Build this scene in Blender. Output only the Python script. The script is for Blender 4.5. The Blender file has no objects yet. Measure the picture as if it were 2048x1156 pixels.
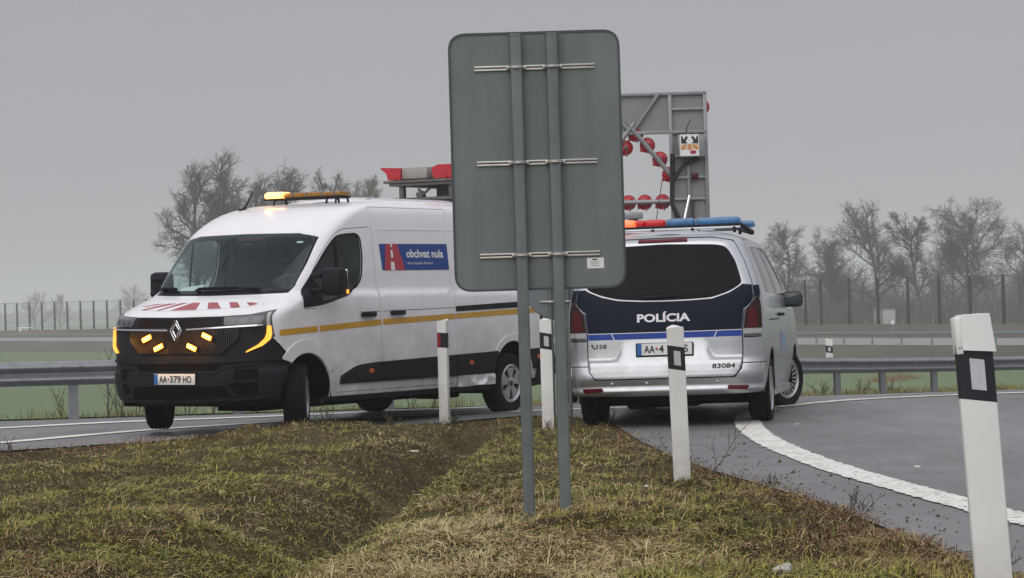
import bpy, bmesh, math, random
import numpy as np
from mathutils import Vector, Matrix
from mathutils.geometry import delaunay_2d_cdt

sc = bpy.context.scene
COL = sc.collection
# ------------------------------------------------------------------ camera
EYE = 1.24
cam_d = bpy.data.cameras.new("camera")
cam_d.sensor_width = 36.0
cam_d.lens = 5000.0 / 2048.0 * 36.0
cam_d.clip_start = 0.2
cam_d.clip_end = 12000
cam = bpy.data.objects.new("camera", cam_d)
COL.objects.link(cam)
PITCH, ROLL = 27.0 / 5000.0, 0.0297
_f = Vector((0, math.cos(PITCH), math.sin(PITCH)))
_u = Vector((0, -math.sin(PITCH), math.cos(PITCH)))
_r = Vector((1, 0, 0))
_c, _s = math.cos(ROLL), math.sin(ROLL)
_r2, _u2 = _c * _r - _s * _u, _s * _r + _c * _u
cam.matrix_world = Matrix(((_r2.x, _u2.x, -_f.x, 0), (_r2.y, _u2.y, -_f.y, 0), (_r2.z, _u2.z, -_f.z, EYE), (0, 0, 0, 1)))
sc.camera = cam

# ------------------------------------------------------------------ overcast sky
world = bpy.data.worlds.new("World")
sc.world = world
world.use_nodes = True
wn, wl = world.node_tree.nodes, world.node_tree.links
wn.clear()
w_out = wn.new("ShaderNodeOutputWorld")
w_bg = wn.new("ShaderNodeBackground")
w_sky = wn.new("ShaderNodeTexSky")
w_sky.sky_type = 'NISHITA'
w_sky.sun_disc = False
SUN_EL, SUN_AZ = math.radians(42), math.radians(203)      # azimuth from +Y, clockwise: behind the camera, to the left
w_sky.sun_elevation = SUN_EL
w_sky.sun_rotation = SUN_AZ
w_sky.air_density = 1.0
w_sky.dust_density = 4.0
w_hsv = wn.new("ShaderNodeHueSaturation")
w_hsv.inputs["Saturation"].default_value = 0.12
w_tc = wn.new("ShaderNodeTexCoord")
w_sep = wn.new("ShaderNodeSeparateXYZ")
w_ramp = wn.new("ShaderNodeFloatCurve")                    # overcast cloud deck: pale fog on the horizon, greyer just above it, far brighter overhead
_cv = w_ramp.mapping.curves[0]
_cv.points[0].location = (0.0, 0.415); _cv.points[1].location = (1.0, 1.0)
for _p in ((0.05, 0.405), (0.16, 0.378), (0.30, 0.44), (0.62, 0.80)): _cv.points.new(*_p)
w_ramp.mapping.update()
w_gain = wn.new("ShaderNodeMath"); w_gain.operation = 'MULTIPLY'; w_gain.inputs[1].default_value = 10.2
w_noise = wn.new("ShaderNodeTexNoise")
w_noise.inputs["Scale"].default_value = 2.2
w_noise.inputs["Detail"].default_value = 3.0
w_nr = wn.new("ShaderNodeMapRange")
w_nr.inputs["To Min"].default_value = 0.93
w_nr.inputs["To Max"].default_value = 1.08
w_mul = wn.new("ShaderNodeMath"); w_mul.operation = 'MULTIPLY'
w_comb = wn.new("ShaderNodeCombineColor")
w_m2 = wn.new("ShaderNodeMath"); w_m2.operation = 'MULTIPLY'; w_m2.inputs[1].default_value = 1.06
w_mix = wn.new("ShaderNodeMix"); w_mix.data_type = 'RGBA'
w_mix.inputs[0].default_value = 0.92
wl.new(w_sky.outputs[0], w_hsv.inputs["Color"])
wl.new(w_tc.outputs["Generated"], w_sep.inputs[0])
wl.new(w_tc.outputs["Generated"], w_noise.inputs["Vector"])
wl.new(w_sep.outputs[2], w_ramp.inputs["Value"])
wl.new(w_noise.outputs["Fac"], w_nr.inputs["Value"])
wl.new(w_ramp.outputs[0], w_gain.inputs[0]); wl.new(w_gain.outputs[0], w_mul.inputs[0]); wl.new(w_nr.outputs[0], w_mul.inputs[1])
w_m3 = wn.new("ShaderNodeMath"); w_m3.operation = 'MULTIPLY'; w_m3.inputs[1].default_value = 0.997
wl.new(w_mul.outputs[0], w_m3.inputs[0])
wl.new(w_mul.outputs[0], w_comb.inputs[0]); wl.new(w_m3.outputs[0], w_comb.inputs[1])
wl.new(w_mul.outputs[0], w_m2.inputs[0]); wl.new(w_m2.outputs[0], w_comb.inputs[2])
wl.new(w_hsv.outputs[0], w_mix.inputs[6]); wl.new(w_comb.outputs[0], w_mix.inputs[7])
wl.new(w_mix.outputs[2], w_bg.inputs["Color"])
w_bg.inputs["Strength"].default_value = 0.10
wl.new(w_bg.outputs[0], w_out.inputs["Surface"])

# ------------------------------------------------------------------ veiled sun
sun_d = bpy.data.lights.new("sun", 'SUN')
sun_d.energy = 1.35
sun_d.angle = math.radians(75)
sun_d.color = (1.0, 0.97, 0.93)
sun = bpy.data.objects.new("sun", sun_d)
COL.objects.link(sun)
_sd = Vector((math.sin(SUN_AZ) * math.cos(SUN_EL), math.cos(SUN_AZ) * math.cos(SUN_EL), math.sin(SUN_EL)))
sun.rotation_euler = _sd.to_track_quat('Z', 'Y').to_euler()

sc.view_settings.view_transform = 'Standard'
sc.view_settings.look = 'None'
sc.view_settings.gamma = 1
sc.view_settings.exposure = 0.0
sc.render.engine = 'CYCLES'
sc.cycles.use_denoising = True
sc.cycles.max_bounces = 8
sc.cycles.transparent_max_bounces = 16
sc.cycles.volume_bounces = 1

random.seed(7)
RNG = np.random.default_rng(11)

# ------------------------------------------------------------------ materials
MATS = {}
def mat(name, col, rough=0.6, metal=0.0, var=0.0, vscale=8.0, col2=None, bump=0.0, bscale=60.0, coat=0.0, spec=0.5, emit=None, estr=0.0, rvar=0.0, streak=0.0):
    m = bpy.data.materials.new(name); m.use_nodes = True
    nt = m.node_tree; N, L = nt.nodes, nt.links
    b = N["Principled BSDF"]
    b.inputs["Base Color"].default_value = (*col, 1)
    b.inputs["Roughness"].default_value = rough
    b.inputs["Metallic"].default_value = metal
    b.inputs["Specular IOR Level"].default_value = spec
    if coat: b.inputs["Coat Weight"].default_value = coat; b.inputs["Coat Roughness"].default_value = 0.06
    if emit: b.inputs["Emission Color"].default_value = (*emit, 1); b.inputs["Emission Strength"].default_value = estr
    tc = None
    if var or col2 or bump or rvar:
        tc = N.new("ShaderNodeTexCoord")
    if var or col2:
        n = N.new("ShaderNodeTexNoise"); n.inputs["Scale"].default_value = vscale; n.inputs["Detail"].default_value = 6; n.inputs["Roughness"].default_value = 0.65
        L.new(tc.outputs["Object"], n.inputs["Vector"])
        cr = N.new("ShaderNodeValToRGB")
        c2 = col2 if col2 else tuple(max(0, c * (1 - var)) for c in col)
        c1 = col if col2 else tuple(min(1, c * (1 + var)) for c in col)
        cr.color_ramp.elements[0].position = 0.32; cr.color_ramp.elements[0].color = (*c2, 1)
        cr.color_ramp.elements[1].position = 0.68; cr.color_ramp.elements[1].color = (*c1, 1)
        L.new(n.outputs["Fac"], cr.inputs[0]); L.new(cr.outputs[0], b.inputs["Base Color"])
    if streak:                                              # rain streaks: stains drawn out down the face
        mp = N.new("ShaderNodeMapping"); mp.inputs["Scale"].default_value = (9, 9, 0.5); L.new(tc.outputs["Object"], mp.inputs[0])
        ns = N.new("ShaderNodeTexNoise"); ns.inputs["Scale"].default_value = 1.0; ns.inputs["Detail"].default_value = 7; L.new(mp.outputs[0], ns.inputs["Vector"])
        rs_ = N.new("ShaderNodeValToRGB"); rs_.color_ramp.elements[0].position = .38; rs_.color_ramp.elements[0].color = (1 - streak, 1 - streak, 1 - streak, 1); rs_.color_ramp.elements[1].position = .62; rs_.color_ramp.elements[1].color = (1, 1, 1, 1)
        L.new(ns.outputs["Fac"], rs_.inputs[0]); ml = N.new("ShaderNodeMix"); ml.data_type = 'RGBA'; ml.blend_type = 'MULTIPLY'; ml.inputs[0].default_value = 1
        L.new(cr.outputs[0], ml.inputs[6]); L.new(rs_.outputs[0], ml.inputs[7]); L.new(ml.outputs[2], b.inputs["Base Color"])
    if rvar:
        n3 = N.new("ShaderNodeTexNoise"); n3.inputs["Scale"].default_value = vscale * 0.7; n3.inputs["Detail"].default_value = 4
        L.new(tc.outputs["Object"], n3.inputs["Vector"])
        mr = N.new("ShaderNodeMapRange"); mr.inputs["From Min"].default_value = 0.3; mr.inputs["From Max"].default_value = 0.7
        mr.inputs["To Min"].default_value = max(0.02, rough - rvar); mr.inputs["To Max"].default_value = min(1, rough + rvar)
        L.new(n3.outputs["Fac"], mr.inputs["Value"]); L.new(mr.outputs[0], b.inputs["Roughness"])
    if bump:
        n2 = N.new("ShaderNodeTexNoise"); n2.inputs["Scale"].default_value = bscale; n2.inputs["Detail"].default_value = 5
        L.new(tc.outputs["Object"], n2.inputs["Vector"])
        bp = N.new("ShaderNodeBump"); bp.inputs["Strength"].default_value = bump; bp.inputs["Distance"].default_value = 0.01
        L.new(n2.outputs["Fac"], bp.inputs["Height"]); L.new(bp.outputs[0], b.inputs["Normal"])
    MATS[name] = m
    return m
def glass(name, tint, rough=0.02, ior=1.5, extra=0.0, rcol=(1, 1, 1)):
    m = bpy.data.materials.new(name); m.use_nodes = True
    nt = m.node_tree; N, L = nt.nodes, nt.links; N.clear()
    o = N.new("ShaderNodeOutputMaterial"); mx = N.new("ShaderNodeMixShader")
    t = N.new("ShaderNodeBsdfTransparent"); t.inputs[0].default_value = (*tint, 1)
    g = N.new("ShaderNodeBsdfGlossy"); g.inputs["Roughness"].default_value = rough; g.inputs[0].default_value = (*rcol, 1)
    f0 = ((ior - 1) / (ior + 1)) ** 2 + extra
    lw = N.new("ShaderNodeLayerWeight"); lw.inputs[0].default_value = 0.5
    pw = N.new("ShaderNodeMath"); pw.operation = 'POWER'; pw.inputs[1].default_value = 5.0
    ad = N.new("ShaderNodeMath"); ad.operation = 'MULTIPLY_ADD'; ad.inputs[1].default_value = 1 - f0; ad.inputs[2].default_value = f0; ad.use_clamp = True
    L.new(lw.outputs["Facing"], pw.inputs[0]); L.new(pw.outputs[0], ad.inputs[0]); L.new(ad.outputs[0], mx.inputs[0])
    L.new(t.outputs[0], mx.inputs[1]); L.new(g.outputs[0], mx.inputs[2]); L.new(mx.outputs[0], o.inputs[0])
    MATS[name] = m
    return m
def dirty_paint(name, col, dirt, rough, metal, coat, z0, z1, amount):
    """car paint with road grime that thickens towards the sill (a film of dirt with its own patchy shape)"""
    m = mat(name, col, rough, metal, coat=coat)
    nt = m.node_tree; N, L = nt.nodes, nt.links; b = N["Principled BSDF"]
    tc = N.new("ShaderNodeTexCoord"); sp = N.new("ShaderNodeSeparateXYZ"); L.new(tc.outputs["Object"], sp.inputs[0])
    mr = N.new("ShaderNodeMapRange"); mr.inputs["From Min"].default_value = z0; mr.inputs["From Max"].default_value = z1
    mr.inputs["To Min"].default_value = 1.0; mr.inputs["To Max"].default_value = 0.12
    L.new(sp.outputs[2], mr.inputs["Value"])
    n = N.new("ShaderNodeTexNoise"); n.inputs["Scale"].default_value = 3.5; n.inputs["Detail"].default_value = 8; n.inputs["Roughness"].default_value = 0.7
    L.new(tc.outputs["Object"], n.inputs["Vector"])
    r2 = N.new("ShaderNodeMapRange"); r2.inputs["From Min"].default_value = 0.35; r2.inputs["From Max"].default_value = 0.75
    L.new(n.outputs["Fac"], r2.inputs["Value"])
    mu = N.new("ShaderNodeMath"); mu.operation = 'MULTIPLY'; L.new(mr.outputs[0], mu.inputs[0]); L.new(r2.outputs[0], mu.inputs[1])
    m3 = N.new("ShaderNodeMath"); m3.operation = 'MULTIPLY'; m3.inputs[1].default_value = amount; L.new(mu.outputs[0], m3.inputs[0])
    mx = N.new("ShaderNodeMix"); mx.data_type = 'RGBA'; mx.inputs[6].default_value = (*col, 1); mx.inputs[7].default_value = (*dirt, 1)
    L.new(m3.outputs[0], mx.inputs[0]); L.new(mx.outputs[2], b.inputs["Base Color"])
    ra = N.new("ShaderNodeMapRange"); ra.inputs["To Min"].default_value = rough; ra.inputs["To Max"].default_value = min(1, rough + 0.35)
    L.new(m3.outputs[0], ra.inputs["Value"]); L.new(ra.outputs[0], b.inputs["Roughness"])
    return m

dirty_paint("white_paint", (0.78, 0.775, 0.80), (0.30, 0.28, 0.26), 0.32, 0.0, 0.6, 0.3, 1.6, 0.75)
dirty_paint("silver_paint", (0.47, 0.485, 0.505), (0.22, 0.21, 0.20), 0.27, 0.88, 0.25, 0.3, 1.3, 0.5)
mat("black_plastic", (0.0105, 0.0112, 0.0155), 0.6, spec=0.2, var=0.25, vscale=5, bump=0.05, bscale=200)
mat("grey_plastic", (0.014, 0.015, 0.019), 0.6, spec=0.15, var=0.2, vscale=5)
mat("dark_void", (0.004, 0.004, 0.005), 0.9, spec=0.1)
mat("underbody", (0.004, 0.004, 0.0045), 0.9, spec=0.1, var=0.3, vscale=9)
mat("tyre_rubber", (0.006, 0.006, 0.007), 0.85, spec=0.2, var=0.35, vscale=14, bump=0.1, bscale=90)
mat("rim_silver", (0.42, 0.43, 0.44), 0.35, 0.7, var=0.15, vscale=10)
mat("rim_dark", (0.02, 0.02, 0.022), 0.6)
mat("chrome", (0.72, 0.73, 0.75), 0.16, 1.0)
mat("amber_film", (0.55, 0.30, 0.025), 0.45, var=0.06, vscale=6)
mat("red_film", (0.33, 0.050, 0.062), 0.4, var=0.08)
mat("white_film", (0.74, 0.74, 0.76), 0.4)
mat("logo_blue", (0.009, 0.05, 0.25), 0.4, spec=0.3)
mat("logo_red", (0.40, 0.02, 0.04), 0.35)
mat("navy_film", (0.002, 0.006, 0.017), 0.35, spec=0.12)
mat("police_blue", (0.008, 0.045, 0.27), 0.4, spec=0.3)
mat("mirror_dark", (0.02, 0.032, 0.036), 0.05, spec=0.8)
mat("ink_black", (0.012, 0.012, 0.014), 0.5)
mat("plate_white", (0.72, 0.72, 0.70), 0.4, var=0.05, vscale=20)
mat("plate_blue", (0.02, 0.12, 0.38), 0.4)
mat("coat_red", (0.45, 0.05, 0.06), 0.4)
mat("lamp_red", (0.075, 0.0045, 0.007), 0.25, spec=0.25)
mat("lamp_smoked", (0.022, 0.006, 0.007), 0.25, spec=0.25)
mat("brake_red", (0.11, 0.005, 0.012), 0.25, spec=0.25)
mat("lamp_clear", (0.42, 0.42, 0.42), 0.12, 0.4, coat=0.5)
mat("headlamp_lens", (0.035, 0.038, 0.042), 0.06, coat=1.0)
mat("headlamp_chrome", (0.12, 0.125, 0.135), 0.2, 0.7)
mat("housing_red", (0.42, 0.018, 0.030), 0.35, var=0.12, vscale=20, coat=0.2)
mat("marker_orange", (0.52, 0.10, 0.03), 0.3)
mat("amber_lens", (0.27, 0.115, 0.005), 0.25, coat=0.2, var=0.2, vscale=12)
mat("amber_lit", (0.8, 0.4, 0.05), 0.3, emit=(1.0, 0.42, 0.05), estr=1.25)
mat("amber_flash", (0.9, 0.5, 0.1), 0.3, emit=(1.0, 0.22, 0.012), estr=2.3)
mat("strobe_core", (1.0, 0.7, 0.3), 0.3, emit=(1.0, 0.55, 0.12), estr=4.0)
mat("beacon_core", (1.0, 0.8, 0.5), 0.3, emit=(1.0, 0.36, 0.04), estr=3.2)
mat("bar_red", (0.42, 0.008, 0.010), 0.2, coat=0.2, emit=(1.0, 0.02, 0.02), estr=0.14)
mat("bar_red_lit", (0.8, 0.2, 0.1), 0.2, emit=(1.0, 0.085, 0.02), estr=2.2)
mat("bar_blue", (0.03, 0.12, 0.27), 0.2, coat=0.5, var=0.35, vscale=14, emit=(0.05, 0.25, 0.6), estr=0.10)
mat("window_dark", (0.0025, 0.003, 0.0045), 0.06, spec=0.08)
mat("galvanised", (0.215, 0.222, 0.235), 0.5, 0.4, var=0.16, vscale=7, rvar=0.12)
mat("galvanised_dull", (0.185, 0.205, 0.215), 0.55, 0.35, var=0.12, vscale=5, rvar=0.1)
mat("aluminium", (0.27, 0.275, 0.285), 0.45, 0.45, var=0.12, vscale=6)
mat("sheet_grey", (0.235, 0.235, 0.24), 0.5, 0.2, var=0.08, vscale=4)
mat("sign_grey", (0.142, 0.166, 0.163), 0.5, 0.1, var=0.10, vscale=2.2, bump=0.03, bscale=9, streak=0.13)
mat("sign_edge", (0.055, 0.065, 0.07), 0.5, 0.2)
mat("post_grey", (0.142, 0.166, 0.168), 0.5, 0.2, var=0.14, vscale=6, streak=0.2)
mat("bracket_metal", (0.52, 0.50, 0.46), 0.4, 0.7, var=0.15, vscale=12)
dirty_paint("post_white", (0.80, 0.80, 0.775), (0.26, 0.215, 0.14), 0.45, 0.0, 0.0, 0.02, 0.42, 1.0)
mat("reflector_white", (0.52, 0.54, 0.56), 0.25, var=0.06, vscale=60)
mat("reflector_red", (0.30, 0.025, 0.02), 0.25, var=0.2, vscale=40)
mat("band_black", (0.010, 0.011, 0.016), 0.45)
mat("box_beige", (0.30, 0.285, 0.265), 0.55, var=0.08)
mat("machine_grey", (0.10, 0.095, 0.09), 0.6, var=0.2)
mat("interior", (0.03, 0.031, 0.033), 0.8)
mat("interior_light", (0.10, 0.105, 0.105), 0.8)
mat("paper_white", (0.62, 0.68, 0.66), 0.7)
mat("bark", (0.050, 0.047, 0.045), 0.9, var=0.3, vscale=3)
mat("scrub", (0.105, 0.098, 0.090), 0.9)
mat("twig", (0.052, 0.048, 0.045), 0.9)
mat("twig_pale", (0.20, 0.18, 0.14), 0.9)
mat("mistletoe", (0.05, 0.05, 0.03), 0.9)
mat("weed_dry", (0.075, 0.056, 0.038), 0.9, var=0.2)
mat("weed_green", (0.045, 0.06, 0.02), 0.8)
mat("stone", (0.42, 0.41, 0.39), 0.8, var=0.2, vscale=20, bump=0.3, bscale=30)
mat("concrete", (0.33, 0.33, 0.32), 0.8, var=0.15, vscale=0.3)
mat("fence_post", (0.014, 0.017, 0.019), 0.7, spec=0.2)
mat("blue_wash", (0.20, 0.28, 0.44), 0.4)
mat("slat_brown", (0.014, 0.008, 0.006), 0.35)
mat("cabinet_pale", (0.40, 0.41, 0.42), 0.6, var=.1, vscale=3)
mat("road_far", (0.20, 0.20, 0.205), 0.6, var=.15, vscale=.2)
mat("gravel_grey", (0.21, 0.20, 0.185), 0.9, var=.4, vscale=25)
mat("wood_far", (0.06, 0.058, 0.056), 0.95)
mat("symbol_orange", (0.55, 0.20, 0.05), 0.5)
mat("symbol_pale", (0.62, 0.46, 0.33), 0.5)
mat("symbol_red", (0.35, 0.015, 0.04), 0.5)
glass("windscreen_glass", (0.78, 0.86, 0.85), extra=0.0, ior=1.45, rcol=(0.70, 0.84, 0.86))
glass("door_glass", (0.72, 0.80, 0.79), extra=0.0, rcol=(.8, .88, .9))
glass("fence_glass", (0.965, 0.97, 0.97), rough=0.2, ior=1.05, extra=0.0, rcol=(.6, .6, .62))

# ------------------------------------------------------------------ mesh helpers
def new_obj(name, data, parent=None):
    o = bpy.data.objects.new(name, data); COL.objects.link(o)
    if parent is not None: o.parent = parent
    return o
def empty(name, M=None):
    o = bpy.data.objects.new(name, None); COL.objects.link(o)
    o.empty_display_size = 0.2
    if M is not None: o.matrix_world = M
    return o
def tag(o, label=None, cat=None, group=None, kind=None):
    if label: o["label"] = label
    if cat: o["category"] = cat
    if group: o["group"] = group
    if kind: o["kind"] = kind
    return o
def mesh_obj(name, V, F, mats, parent=None, mi=None, smooth=True, angle=35, normals=None):
    me = bpy.data.meshes.new(name)
    me.from_pydata([tuple(map(float, v)) for v in V], [], [tuple(map(int, f)) for f in F])
    if isinstance(mats, str): mats = [mats]
    for m in mats: me.materials.append(MATS[m])
    if mi is not None: me.polygons.foreach_set("material_index", np.asarray(mi, dtype=np.int32))
    if smooth:
        me.polygons.foreach_set("use_smooth", np.ones(len(F), dtype=bool))
        if normals is not None: me.normals_split_custom_set_from_vertices([tuple(map(float, n)) for n in normals])
        elif angle < 180: me.set_sharp_from_angle(angle=math.radians(angle))
    me.update()
    return new_obj(name, me, parent)
class MB:
    def __init__(s): s.V, s.F, s.M = [], [], []
    def add(s, V, F, m=0):
        k = len(s.V); s.V.extend([tuple(v) for v in V]); s.F.extend([tuple(i + k for i in f) for f in F]); s.M.extend([m] * len(F)); return s
    def box(s, c, d, m=0, bev=0.0, M=None):
        bm = bmesh.new(); bmesh.ops.create_cube(bm, size=1.0)
        bmesh.ops.scale(bm, vec=d, verts=bm.verts)
        if bev > 0: bmesh.ops.bevel(bm, geom=list(bm.edges), offset=min(bev, 0.45 * min(d)), segments=2, profile=0.5, affect='EDGES')
        if M is not None: bmesh.ops.transform(bm, matrix=M, verts=bm.verts)
        bmesh.ops.translate(bm, vec=c, verts=bm.verts)
        bm.verts.index_update()
        s.add([v.co[:] for v in bm.verts], [[v.index for v in f.verts] for f in bm.faces], m); bm.free(); return s
    def tube(s, pts, r, n=6, m=0, cap=True):
        pts = [Vector(p) for p in pts]; rr = r if hasattr(r, '__len__') else [r] * len(pts)
        V, F = [], []
        t0 = (pts[1] - pts[0]).normalized()
        a = Vector((0, 0, 1)) if abs(t0.z) < 0.9 else Vector((1, 0, 0))
        a = (a - t0 * a.dot(t0)).normalized()
        for i, p in enumerate(pts):
            t = (pts[min(i + 1, len(pts) - 1)] - pts[max(i - 1, 0)]).normalized()
            a = (a - t * a.dot(t)).normalized(); b = t.cross(a)
            for k in range(n):
                w = 2 * math.pi * k / n
                V.append(p + (a * math.cos(w) + b * math.sin(w)) * rr[i])
        for i in range(len(pts) - 1):
            for k in range(n):
                F.append((i * n + k, i * n + (k + 1) % n, (i + 1) * n + (k + 1) % n, (i + 1) * n + k))
        if cap: F.append(tuple(range(n - 1, -1, -1))); F.append(tuple((len(pts) - 1) * n + k for k in range(n)))
        return s.add(V, F, m)
    def lathe(s, prof, n=32, m=0, M=None, close=False):
        """profile of (radius, axial) revolved about local Y"""
        V, F = [], []; k = len(prof)
        for i in range(n):
            w = 2 * math.pi * i / n
            for r, a in prof: V.append(Vector((r * math.cos(w), a, r * math.sin(w))))
        for i in range(n):
            j = (i + 1) % n
            for q in range(k - 1 + (1 if close else 0)):
                q2 = (q + 1) % k
                F.append((i * k + q, i * k + q2, j * k + q2, j * k + q))
        if M is not None: V = [M @ v for v in V]
        return s.add(V, F, m)
    def prism(s, poly, a, b, m=0, axis=1, M=None):
        """2-D polygon extruded from a to b along an axis; polygon coords are the other two axes in order"""
        n = len(poly); V = []
        for h in (a, b):
            for p, q in poly:
                v = [p, q]; v.insert(axis, h); V.append(Vector(v))
        F = [tuple(range(n - 1, -1, -1)), tuple(range(n, 2 * n))] + [(i, (i + 1) % n, n + (i + 1) % n, n + i) for i in range(n)]
        if M is not None: V = [M @ v for v in V]
        return s.add(V, F, m)
    def build(s, name, mats, parent=None, smooth=True, angle=35):
        o = mesh_obj(name, s.V, s.F, mats, parent, s.M, smooth=False)
        bm = bmesh.new(); bm.from_mesh(o.data); bmesh.ops.recalc_face_normals(bm, faces=bm.faces); bm.to_mesh(o.data); bm.free()
        if smooth:
            o.data.polygons.foreach_set("use_smooth", np.ones(len(o.data.polygons), dtype=bool)); o.data.set_sharp_from_angle(angle=math.radians(angle))
        return o
def rounded(poly, r, n=4):
    out = []; k = len(poly); P = [np.array(p, float) for p in poly]
    rr = r if hasattr(r, '__len__') else [r] * k
    for i in range(k):
        a, b, c = P[i - 1], P[i], P[(i + 1) % k]
        la, lc = np.linalg.norm(a - b), np.linalg.norm(c - b)
        d = min(rr[i], 0.45 * la, 0.45 * lc)
        if d < 1e-6: out.append(tuple(b)); continue
        p, q = b + (a - b) / la * d, b + (c - b) / lc * d
        for t in np.linspace(0, 1, n + 1): out.append(tuple((1 - t) ** 2 * p + 2 * t * (1 - t) * b + t * t * q))
    return out
def inpoly(pts, poly):
    x, y = pts[:, 0], pts[:, 1]; ins = np.zeros(len(pts), bool); P = np.asarray(poly); n = len(P)
    for i in range(n):
        x1, y1 = P[i]; x2, y2 = P[(i + 1) % n]
        if y1 == y2: continue
        c = ((y1 > y) != (y2 > y)) & (x < (x2 - x1) * (y - y1) / (y2 - y1) + x1)
        ins ^= c
    return ins
def edgedist(pts, poly):
    P = np.asarray(poly, float); d = np.full(len(pts), 1e9); n = len(P)
    for i in range(n):
        a, b = P[i], P[(i + 1) % n]; ab = b - a; l2 = ab @ ab
        t = np.clip(((pts - a) @ ab) / max(l2, 1e-12), 0, 1)
        d = np.minimum(d, np.hypot(*(pts - (a + t[:, None] * ab)).T))
    return d
def resample(poly, step):
    out = []; n = len(poly)
    for i in range(n):
        a, b = np.array(poly[i], float), np.array(poly[(i + 1) % n], float)
        k = max(1, int(math.ceil(np.linalg.norm(b - a) / step)))
        for j in range(k): out.append(tuple(a + (b - a) * j / k))
    return out
def cdt(loops, step, jitter=0.0):
    """triangulate outer loop with holes, filled with a grid of inner points; returns 2-D points, triangles and boundary loops"""
    V, E, ids = [], [], []
    for lp in loops:
        k = len(V); V += [Vector(p) for p in lp]; E += [(k + i, k + (i + 1) % len(lp)) for i in range(len(lp))]; ids.append(list(range(k, k + len(lp))))
    A = np.asarray(loops[0]); lo, hi = A.min(0), A.max(0)
    gx = np.arange(lo[0] + step * .5, hi[0], step); gy = np.arange(lo[1] + step * .5, hi[1], step)
    if len(gx) and len(gy):
        G = np.stack(np.meshgrid(gx, gy), -1).reshape(-1, 2)
        ok = inpoly(G, loops[0])
        for h in loops[1:]: ok &= ~inpoly(G, h)
        G = G[ok]
        if len(G):
            for lp in loops: G = G[edgedist(G, lp) > step * .4] if len(G) else G
        V += [Vector(p) for p in G]
    co, _, fa, _, _, _ = delaunay_2d_cdt(V, E, [], 0, 1e-7)
    P = np.array([tuple(c) for c in co]); T = np.array([tuple(f) for f in fa if len(f) == 3])
    c = P[T].mean(1); ok = inpoly(c, loops[0])
    for h in loops[1:]: ok &= ~inpoly(c, h)
    return P, T[ok]
def boundary(T):
    cnt = {}
    for a, b, c in T:
        for e in ((a, b), (b, c), (c, a)):
            if (e[1], e[0]) in cnt: del cnt[(e[1], e[0])]
            else: cnt[e] = 1
    return list(cnt)
# ------------------------------------------------------------------ smooth car bodies: stacked plan contours
def pchip(pts):
    x=np.array([p[0] for p in pts],float);y=np.array([p[1] for p in pts],float)
    h=np.diff(x);d=np.diff(y)/h;m=np.zeros_like(y)
    for i in range(1,len(x)-1):
        if d[i-1]*d[i]>0:
            w1=2*h[i]+h[i-1];w2=h[i]+2*h[i-1];m[i]=(w1+w2)/(w1/d[i-1]+w2/d[i])
    m[0]=d[0];m[-1]=d[-1]
    def f(v):
        v=np.clip(np.asarray(v,float),x[0],x[-1]);i=np.clip(np.searchsorted(x,v)-1,0,len(h)-1)
        t=(v-x[i])/h[i]
        return (2*t**3-3*t**2+1)*y[i]+(t**3-2*t**2+t)*h[i]*m[i]+(-2*t**3+3*t**2)*y[i+1]+(t**3-t**2)*h[i]*m[i+1]
    return f
class Body:
    def __init__(s,xf,bf,xr,br,ys,nf=2.8,nr=3.2):
        s.xf,s.bf,s.xr,s.br,s.ys=map(pchip,(xf,bf,xr,br,ys));s.n=(nf,nr)
        s.arc=[]
        for n in s.n:
            a=np.linspace(0,np.pi/2,400);c,si=np.cos(a),np.sin(a)
            k=(c**n+si**n)**(-1/n);eta=si*k;xi=c*k
            L=np.concatenate([[0],np.cumsum(np.hypot(np.diff(eta),.5*np.diff(xi)))])
            s.arc.append((L/L[-1],eta,xi))
    def end(s,e,z):
        return (s.xf(z),s.bf(z),1.) if e==0 else (s.xr(z),s.br(z),-1.)
    def y_side(s,x,z):           # half width at (x,z)
        x=np.asarray(x,float);z=np.asarray(z,float);w=s.ys(z);k=np.ones(np.broadcast(x,z).shape)
        for e in (0,1):
            X,b,sg=s.end(e,z);n=s.n[e];xc=X-sg*b
            u=np.clip(sg*(x-xc)/b,0,1);k=k*(1-u**n)**(1/n)
        return w*k
    def x_end(s,e,y,z):
        X,b,sg=s.end(e,z);n=s.n[e];r=np.clip(np.abs(y)/s.ys(z),0,1)
        return X-sg*b*(1-(1-r**n)**(1/n))
    def t_of_y(s,e,y,z):
        L,eta,xi=s.arc[e];return np.sign(y)*np.interp(np.clip(np.abs(y)/s.ys(z),0,1),eta,L)
    def P_t(s,e,t,z):
        t=np.asarray(t,float);z=np.asarray(z,float)
        X,b,sg=s.end(e,z);L,eta,xi=s.arc[e];a=np.abs(t)
        yy=np.interp(np.minimum(a,1),L,eta)*s.ys(z)*np.sign(t)
        xx=X-sg*b*(1-np.interp(np.minimum(a,1),L,xi))-sg*np.maximum(a-1,0)*1.2
        return np.stack(np.broadcast_arrays(xx,yy,z),-1)
    def P_side(s,sd,x,z):
        return np.stack(np.broadcast_arrays(np.asarray(x,float),sd*s.y_side(x,z),np.asarray(z,float)),-1)
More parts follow.
